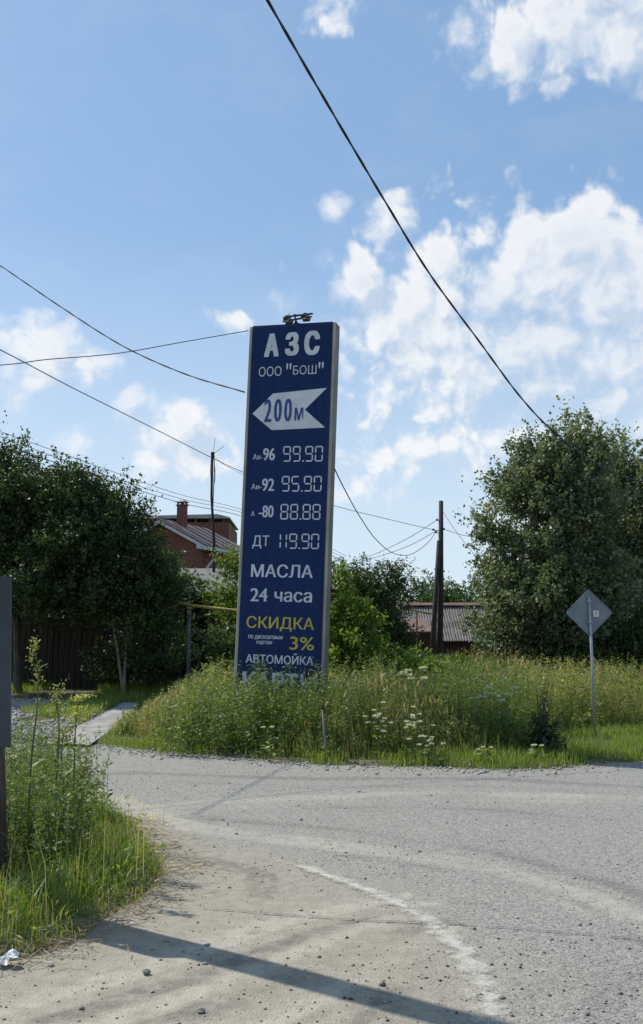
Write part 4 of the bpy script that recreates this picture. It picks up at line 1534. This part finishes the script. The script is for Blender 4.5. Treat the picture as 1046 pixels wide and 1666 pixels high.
H = tall(P)
r = fld(P, .9, 0)
near = P[:, 1] < 23
H = H * (1 + .28 * np.exp(-((P[:, 0] + .9) / 1.3) ** 2 - ((P[:, 1] - 16.6) / 1.6) ** 2))
mask = (H > .28) & (rng.random(len(P)) < np.where(near, .9, .7)) & (fld(P, 2.1, 3) > .12)
Pw, Hw, rw = P[mask], H[mask], r[mask]
V = Veg()
green = np.clip(.18 + .55 * (rw - .3) + rng.normal(0, .12, len(Pw)) - .1 * (Pw[:, 0] > 1.5), 0, 1)
weeds(V, Pw, Hw * rng.uniform(.7, 1.16, len(Pw)), 26, .13, green)
# nettles crowding the pylon's foot
Pn = scatter(330, -2.6, .9, 15.5, 17.75)
weeds(V, Pn, rng.uniform(.8, 1.16, len(Pn)), 34, .12, np.clip(rng.normal(.22, .12, len(Pn)), 0, 1))
V.build('meadow_weeds', M['weed'], label='waist high leafy green weeds filling the corner plot', cat='weeds', kind='stuff')

V = Veg()
P = scatter(120000, -4.7, 11, 12.8, 29)
d = poly_sd(P, MEADOW)
P = P[(d > -.04) & in_view(P)]
P = P[rng.random(len(P)) < np.where(P[:, 1] < 19, 1, .55)]
H = tall(P)
dry = fld(P, 1.05, 1)
tint = np.clip(.2 + .7 * sstep(dry, .5, .9) + rng.normal(0, .14, len(P)), 0, 1)
tint = np.clip(tint + .45 * np.exp(-((P[:, 0] - .1) / .7) ** 2 - ((P[:, 1] - 14.9) / .7) ** 2)  - .22 * sstep(P[:, 0], 1.5, 4), 0, 1)
short = H < .34
tint[short] = np.clip(.2 + rng.normal(0, .15, short.sum()), 0, 1)
h = H * rng.uniform(.4, .98, len(P)) * np.where(short, .8, 1)
V.blades(np.column_stack([P, gh(P) - .02]), h, rng.uniform(.006, .011, len(P)), np.abs(rng.normal(.15, .2, len(P))), rng.uniform(0, 6.28, len(P)), tint)
# seed heads on the dry stalks
S = P[(tint > .6) & (H > .5) & (rng.random(len(P)) < .3)]
hh = tall(S) * rng.uniform(.8, 1.08, len(S))
tips = np.column_stack([S, gh(S) + hh])
dr = np.column_stack([rng.normal(0, .5, (len(S), 2)), np.ones(len(S))])
V.leaves(tips - dr * .06, dr, .15, .016, np.clip(rng.normal(.9, .08, len(S)), 0, 1))
V.build('meadow_grass', M['meadow'], label='tall green and straw coloured grass of the corner plot', cat='grass', kind='stuff')

# bright low grass along the right road edge
V = Veg()
P = scatter(70000, -4.4, 10, 12.6, 18.5)
d = poly_sd(P, MEADOW)
fd = line_dist(P, front)
lim = .35 + .8 * sstep(P[:, 0], .3, 1.6) + 2.6 * sstep(P[:, 0], 3.0, 4.4)
keep = (d > -.1 * rng.random(len(P))) & (fd < lim) & in_view(P) & (fld(P, 3, 2) > .25)
P = P[keep]
V.blades(np.column_stack([P, gh(P) - .01]), rng.uniform(.07, .24, len(P)), rng.uniform(.006, .012, len(P)), np.abs(rng.normal(.3, .3, len(P))), rng.uniform(0, 6.28, len(P)), np.clip(rng.normal(.3, .17, len(P)), 0, 1))
V.build('edge_grass', M['lawn'], label='bright low grass strip along the far road edge', cat='grass', kind='stuff')

# shaded yard grass beyond the gravel
V = Veg()
P = scatter(30000, -10.5, -3.8, 18.5, 31)
keep = (poly_sd(P, PATH) < -.02) & (fld(P, 1.4, 1) > .5) & ((poly_sd(P, GRAVEL) < .1) | (fld(P, 1.4, 1) > .78))
P = P[keep]
V.blades(np.column_stack([P, gh(P) - .01]), rng.uniform(.08, .28, len(P)), .014, np.abs(rng.normal(.3, .3, len(P))), rng.uniform(0, 6.28, len(P)), np.clip(rng.normal(.35, .18, len(P)), 0, 1))
V.build('yard_grass', M['lawn'], label='patchy grass around the gravel bed before the plank fence', cat='grass', kind='stuff')

# near verge on the left: grass, straw litter, tall weeds
V = Veg()
P = scatter(60000, -5.2, -.9, 4.6, 12.5)
d = poly_sd(P, VERGE)
keep = (d > .02) & (rng.random(len(P)) < .55 + .45 * fld(P, 4, 3)) & (P[:, 0] > -P[:, 1] * .335 - .7)
P, d = P[keep], d[keep]
h = (.06 + .21 * sstep(d, 0, .5)) * rng.uniform(.4, 1.25, len(P)) * (.65 + .7 * fld(P, 5, 1))
V.blades(np.column_stack([P, gh(P) - .01]), h, rng.uniform(.004, .009, len(P)), np.abs(rng.normal(.35, .35, len(P))), rng.uniform(0, 6.28, len(P)),
         np.clip(rng.normal(.22, .2, len(P)) + .4 * (fld(P, 6, 2) - .5) + .4 * (d < .1) + .5 * (rng.random(len(P)) < .07), 0, 1))
st = rng.random(len(P)) < .012
V.blades(np.column_stack([P[st], gh(P[st]) - .01]), rng.uniform(.3, .75, st.sum()), .005, np.abs(rng.normal(.12, .15, st.sum())), rng.uniform(0, 6.28, st.sum()), np.clip(rng.normal(.75, .2, st.sum()), 0, 1))
q = rng.random(len(P)) < .12
n = int(q.sum())
a = rng.uniform(0, 6.28, n)
V.leaves(np.column_stack([P[q], gh(P[q]) + rng.uniform(.02, .2, n)]), np.column_stack([np.cos(a), np.sin(a), rng.normal(.5, .4, n)]), rng.uniform(.03, .08, n), rng.uniform(.008, .022, n), np.clip(rng.normal(.3, .2, n), 0, 1))
V.build('verge_grass', M['lawn'], label='bright tufted grass of the near left verge', cat='grass', kind='stuff')
V = Veg()
P = scatter(4200, -5, -.9, 6.9, 12)
P = P[(poly_sd(P, VERGE) > .1) & (P[:, 0] < -1.75 - .12 * (P[:, 1] - 7)) & (P[:, 0] > -P[:, 1] * .335 - .7)]
P = P[rng.random(len(P)) < .3 + .5 * (fld(P, 3.2, 0) > .5)]
h = rng.uniform(.3, 1.0, len(P))
weeds(V, P, h, 28, .08, np.clip(rng.normal(.12, .13, len(P)), 0, 1))
V.build('verge_weeds', M['weed'], label='knee to waist high leafy weeds of the near left verge', cat='weeds', kind='stuff')
V = Veg()
P = scatter(9000, -3.4, -.5, 4.6, 10)
d = poly_sd(P, VERGE)
P = P[(d < .22) & (d > -.1 - np.abs(rng.normal(0, .13, len(P))))]
a = rng.uniform(0, 6.28, len(P))
V.leaves(np.column_stack([P, np.maximum(gh(P), 0) + .012 + rng.uniform(0, .03, len(P))]), np.column_stack([np.cos(a), np.sin(a), rng.normal(0, .15, len(P))]),
         rng.uniform(.05, .2, len(P)), .006, rng.uniform(0, 1, len(P)))
V.build('straw_litter', M['dry'], label='dry straw and dead stalks edging the near verge', cat='straw', kind='stuff')


# plants that can be told apart
def tall_weed(pts, label, head, leaves=9, r=.011):
    b = Vector(pts[0])
    root = empty('tall_weed', b, label=label, cat='weed', group='tall weeds on the near verge')
    P = spline([Vector(p) - b for p in pts], 6)
    mb = MB().tube(P, [r * (1 - .7 * i / (len(P) - 1)) for i in range(len(P))], 6)
    tips = []
    for k in range(4):
        i = int(len(P) * (.7 + .07 * k))
        i = min(i, len(P) - 2)
        a = random.uniform(0, 6.28)
        q = P[i] + Vector((math.cos(a) * .05, math.sin(a) * .04, .07))
        mb.tube([P[i], q], .003, 5)
        tips.append(q)
    tips.append(P[-1])
    mb.build('stem', M['stem'], root, smooth=True)
    for k in range(leaves):
        i = int(1 + (len(P) - 4) * (k + .5) / leaves)
        a = k * 2.4
        V = Veg()
        p = np.array(P[i])
        L = .16 * (1 - .55 * k / leaves)
        d0 = np.array([math.cos(a), math.sin(a), .5])
        V.leaves(p[None], d0[None], L, L * .3, .3, np.array([[0, 0, 1.]]))
        V.leaves((p + d0 * L * .55)[None], (d0 + np.array([-.5 * math.sin(a), .5 * math.cos(a), 0]))[None], L * .5, L * .2, .35, np.array([[0, 0, 1.]]))
        V.leaves((p + d0 * L * .55)[None], (d0 - np.array([-.5 * math.sin(a), .5 * math.cos(a), 0]))[None], L * .5, L * .2, .35, np.array([[0, 0, 1.]]))
        V.build('leaf', M['weed'], root)
    for t in tips:
        V = Veg()
        n = 80 if head == 'umbel' else 40
        sp = np.array([.035, .035, .008]) if head == 'umbel' else np.array([.016, .016, .03])
        pos = np.array(t) + rng.normal(0, 1, (n, 3)) * sp
        V.leaves(pos, rng.normal(size=(n, 3)) + np.array([0, 0, .6]), .022, .015, rng.uniform(0, 1, n))
        V.build('flower_head', M['yellow_petal'] if head == 'umbel' else M['weed'], root)


def on_ground(px, py):
    x, y = gp(px, py, .08)
    return (x, y, g1(x, y) - .02), y


for (bx, by), pts, lab, head in (((44, 1415), [(50, 1250), (62, 1130), (57, 1052)], 'tallest near verge weed stem with a knotted budding tip', 'bud'),
                                 ((86, 1405), [(92, 1270), (96, 1180), (88, 1128)], 'slender near verge weed stem with a nodding bare tip', 'bud'),
                                 ((118, 1390), [(120, 1280), (122, 1200), (127, 1138)], 'near verge weed topped by a flat yellow green flower head', 'umbel'),
                                 ((100, 1380), [(104, 1300), (100, 1230), (104, 1195)], 'short feathery near verge weed among taller stems', 'bud'),
                                 ((130, 1375), [(134, 1310), (130, 1270), (134, 1250)], 'drooping purple tipped near verge weed beside the grass tuft', 'bud')):
    b, Yb = on_ground(bx, by)
    tall_weed([b] + [tuple(at(px, py, Yb)) for px, py in pts], lab, head)


def umbel_plant(px, py, Y, heads, spread, label, size=.06, group='white flowers in the corner plot'):
    """white flowering plant whose heads centre there"""
    c = at(px, py, Y)
    gz = g1(c.x, Y)
    root = empty('flowering_plant', (c.x, Y, gz - .02), label=label, cat='flower', group=group)
    mb = MB()
    hts = []
    for k in range(heads):
        q = Vector((random.gauss(0, spread), random.gauss(0, spread), c.z - gz + random.gauss(0, spread * .8)))
        mb.tube(spline([(random.gauss(0, .02), random.gauss(0, .02), 0), (q.x * .4, q.y * .4, q.z * .6), q], 3), .004, 4)
        hts.append(q)
    mb.build('stems', M['stem'], root)
    for q in hts:
        V = Veg()
        n = 70
        a, rr_ = rng.uniform(0, 6.28, n), np.sqrt(rng.random(n)) * size
        pos = np.column_stack([q.x + np.cos(a) * rr_, q.y + np.sin(a) * rr_, q.z - rr_ ** 2 * 3 + rng.normal(0, .005, n)])
        V.leaves(pos, np.column_stack([np.cos(a), np.sin(a), rng.normal(.9, .5, n)]), size * .55, size * .42, rng.uniform(0, 1, n))
        V.build('flower_head', M['petal'], root)
    V = Veg()
    n = 40
    t = rng.uniform(.1, .85, n)
    a = rng.uniform(0, 6.28, n)
    pos = np.column_stack([rng.normal(0, spread * .5, n), rng.normal(0, spread * .5, n), t * (c.z - gz)])
    V.leaves(pos, np.column_stack([np.cos(a), np.sin(a), rng.normal(.2, .3, n)]), .13, .04, rng.uniform(.1, .5, n))
    V.build('foliage', M['weed'], root)


umbel_plant(814, 1126, 15.7, 11, .15, 'large white umbel flowers standing above the weeds', .05)
umbel_plant(660, 1096, 17.5, 7, .13, 'pale faded umbel flowers at the top of the weeds by the shed', .055)
umbel_plant(622, 1168, 14.9, 16, .12, 'loose white daisy cluster at the front of the weeds, left of two', .029)
umbel_plant(672, 1172, 14.8, 18, .13, 'loose white daisy cluster at the front of the weeds, right of two', .029)
umbel_plant(695, 1212, 14.4, 14, .12, 'low white blossoms just above the road edge grass', .03)
umbel_plant(787, 1213, 14.4, 4, .08, 'few tiny white blossoms low beside the dark dock plant', .025)
umbel_plant(873, 1212, 14.6, 5, .07, 'few tiny white blossoms under the dark dock plant', .028)
umbel_plant(440, 1190, 14.9, 3, .1, 'single pale flower heads in the grass before the pylon', .03)

# dark dock plant
dc = at(884, 1205, 15.3)
dz0 = g1(dc.x, 15.3)
dk = empty('dock_plant', (dc.x, 15.3, dz0 - .02), label='dark brownish dock plant with drooping leaves near the road sign', cat='weed')
dh = at(880, 1100, 15.3).z - dz0
mb = MB()
for k in range(4):
    mb.tube(spline([(0, 0, 0), (random.gauss(0, .05), random.gauss(0, .05), dh * .5), (random.gauss(-.02, .08), random.gauss(0, .08), dh * random.uniform(.6, .95))], 5), .005, 5)
mb.build('stem', M['tar'], dk)
V = Veg()
n = 950
t = rng.random(n) ** 1.2
a = rng.uniform(0, 6.28, n)
wd = (.05 + .22 * (1 - t)) * (.7 + .6 * np.sin(t * 17 + a * 1.0) ** 2)
kk = rng.integers(0, 4, n)
ox_, oy_, oh_ = np.array([-.12, .05, .16, -.03])[kk], np.array([0, .1, -.08, -.1])[kk], np.array([.7, 1.0, .55, .85])[kk]
pos = np.column_stack([rng.normal(0, 1, n) * wd * .45 + ox_ * t * 1.3, rng.normal(0, 1, n) * wd * .5 + oy_ * t, t * dh * oh_ * .82])
V.leaves(pos, np.column_stack([np.cos(a), np.sin(a), rng.normal(-.5, .5, n)]), .04 + .14 * (1 - t), .02 + .045 * (1 - t), rng.random(n))
V.build('foliage', M['dock'], dk)

# light leafed shrub tips by the shed
b = at(705, 1100, 22)
tree('leafy_shrub', 'low light green shrub rising from the weeds below the far pole', 'shrub', (b.x, 22.5),
     [lobe(705, 1098, 22.5, .45, .2), lobe(735, 1105, 22.5, .35, .18), lobe(640, 1088, 22.5, .3, .15)], 150, .1, 'leaf_lime', .02, limbs=8)

# leaning stake in the weeds
sk0, Yk = at(536, 1195, 14.75).x, 14.75
top_ = at(524, 1148, Yk + .05)
stk = empty('leaning_stake', (sk0, Yk, g1(sk0, Yk)), label='pale grey pipe stake leaning in the weeds before the pylon', cat='stake')
tv = top_ - Vector(stk.location)
MB().tube([(0, 0, -.4), tv * .95], .017, 8).build('pipe', M['post_grey'], stk, smooth=True)
MB().tube([tv * .93, tv * 1.02], .02, 8).build('cap', M['tar'], stk, smooth=True)

# single stones and litter
def rock(px, py, s, label, mat='dark_stone'):
    x, y = gp(px, py)
    bm = bmesh.new()
    bmesh.ops.create_icosphere(bm, subdivisions=2, radius=s)
    for v in bm.verts:
        v.co *= 1 + random.uniform(-.18, .18)
        v.co.z *= .55
    me = bpy.data.meshes.new('stone')
    bm.to_mesh(me)
    bm.free()
    o = link('stone', me, M[mat], label=label, cat='stone')
    o.location = (x, y, s * .32 + .004)


rock(162, 1277, .05, 'single dark stone lying on the pale road by the verge weeds')
rock(238, 1585, .022, 'small dark stone on the dirt just below the pole shadow')
rock(327, 1648, .02, 'small black stone at the foreground end of the dirt shoulder')
bm = bmesh.new()
bmesh.ops.create_grid(bm, x_segments=7, y_segments=7, size=.055)
for v in bm.verts:
    v.co.z = .02 + random.uniform(-.018, .022) + .02 * math.sin(v.co.x * 60)
    v.co.x += random.uniform(-.008, .008)
r_ = bmesh.ops.solidify(bm, geom=bm.faces[:], thickness=.002)
me = bpy.data.meshes.new('paper_scrap')
bm.to_mesh(me)
bm.free()
lit = link('paper_scrap', me, M['paper'], label='crumpled white paper scrap on dirt below the verge grass', cat='litter')
x, y = gp(12, 1570)
lit.location = (x, y, .012)
lit.rotation_euler = (.1, .05, .4)
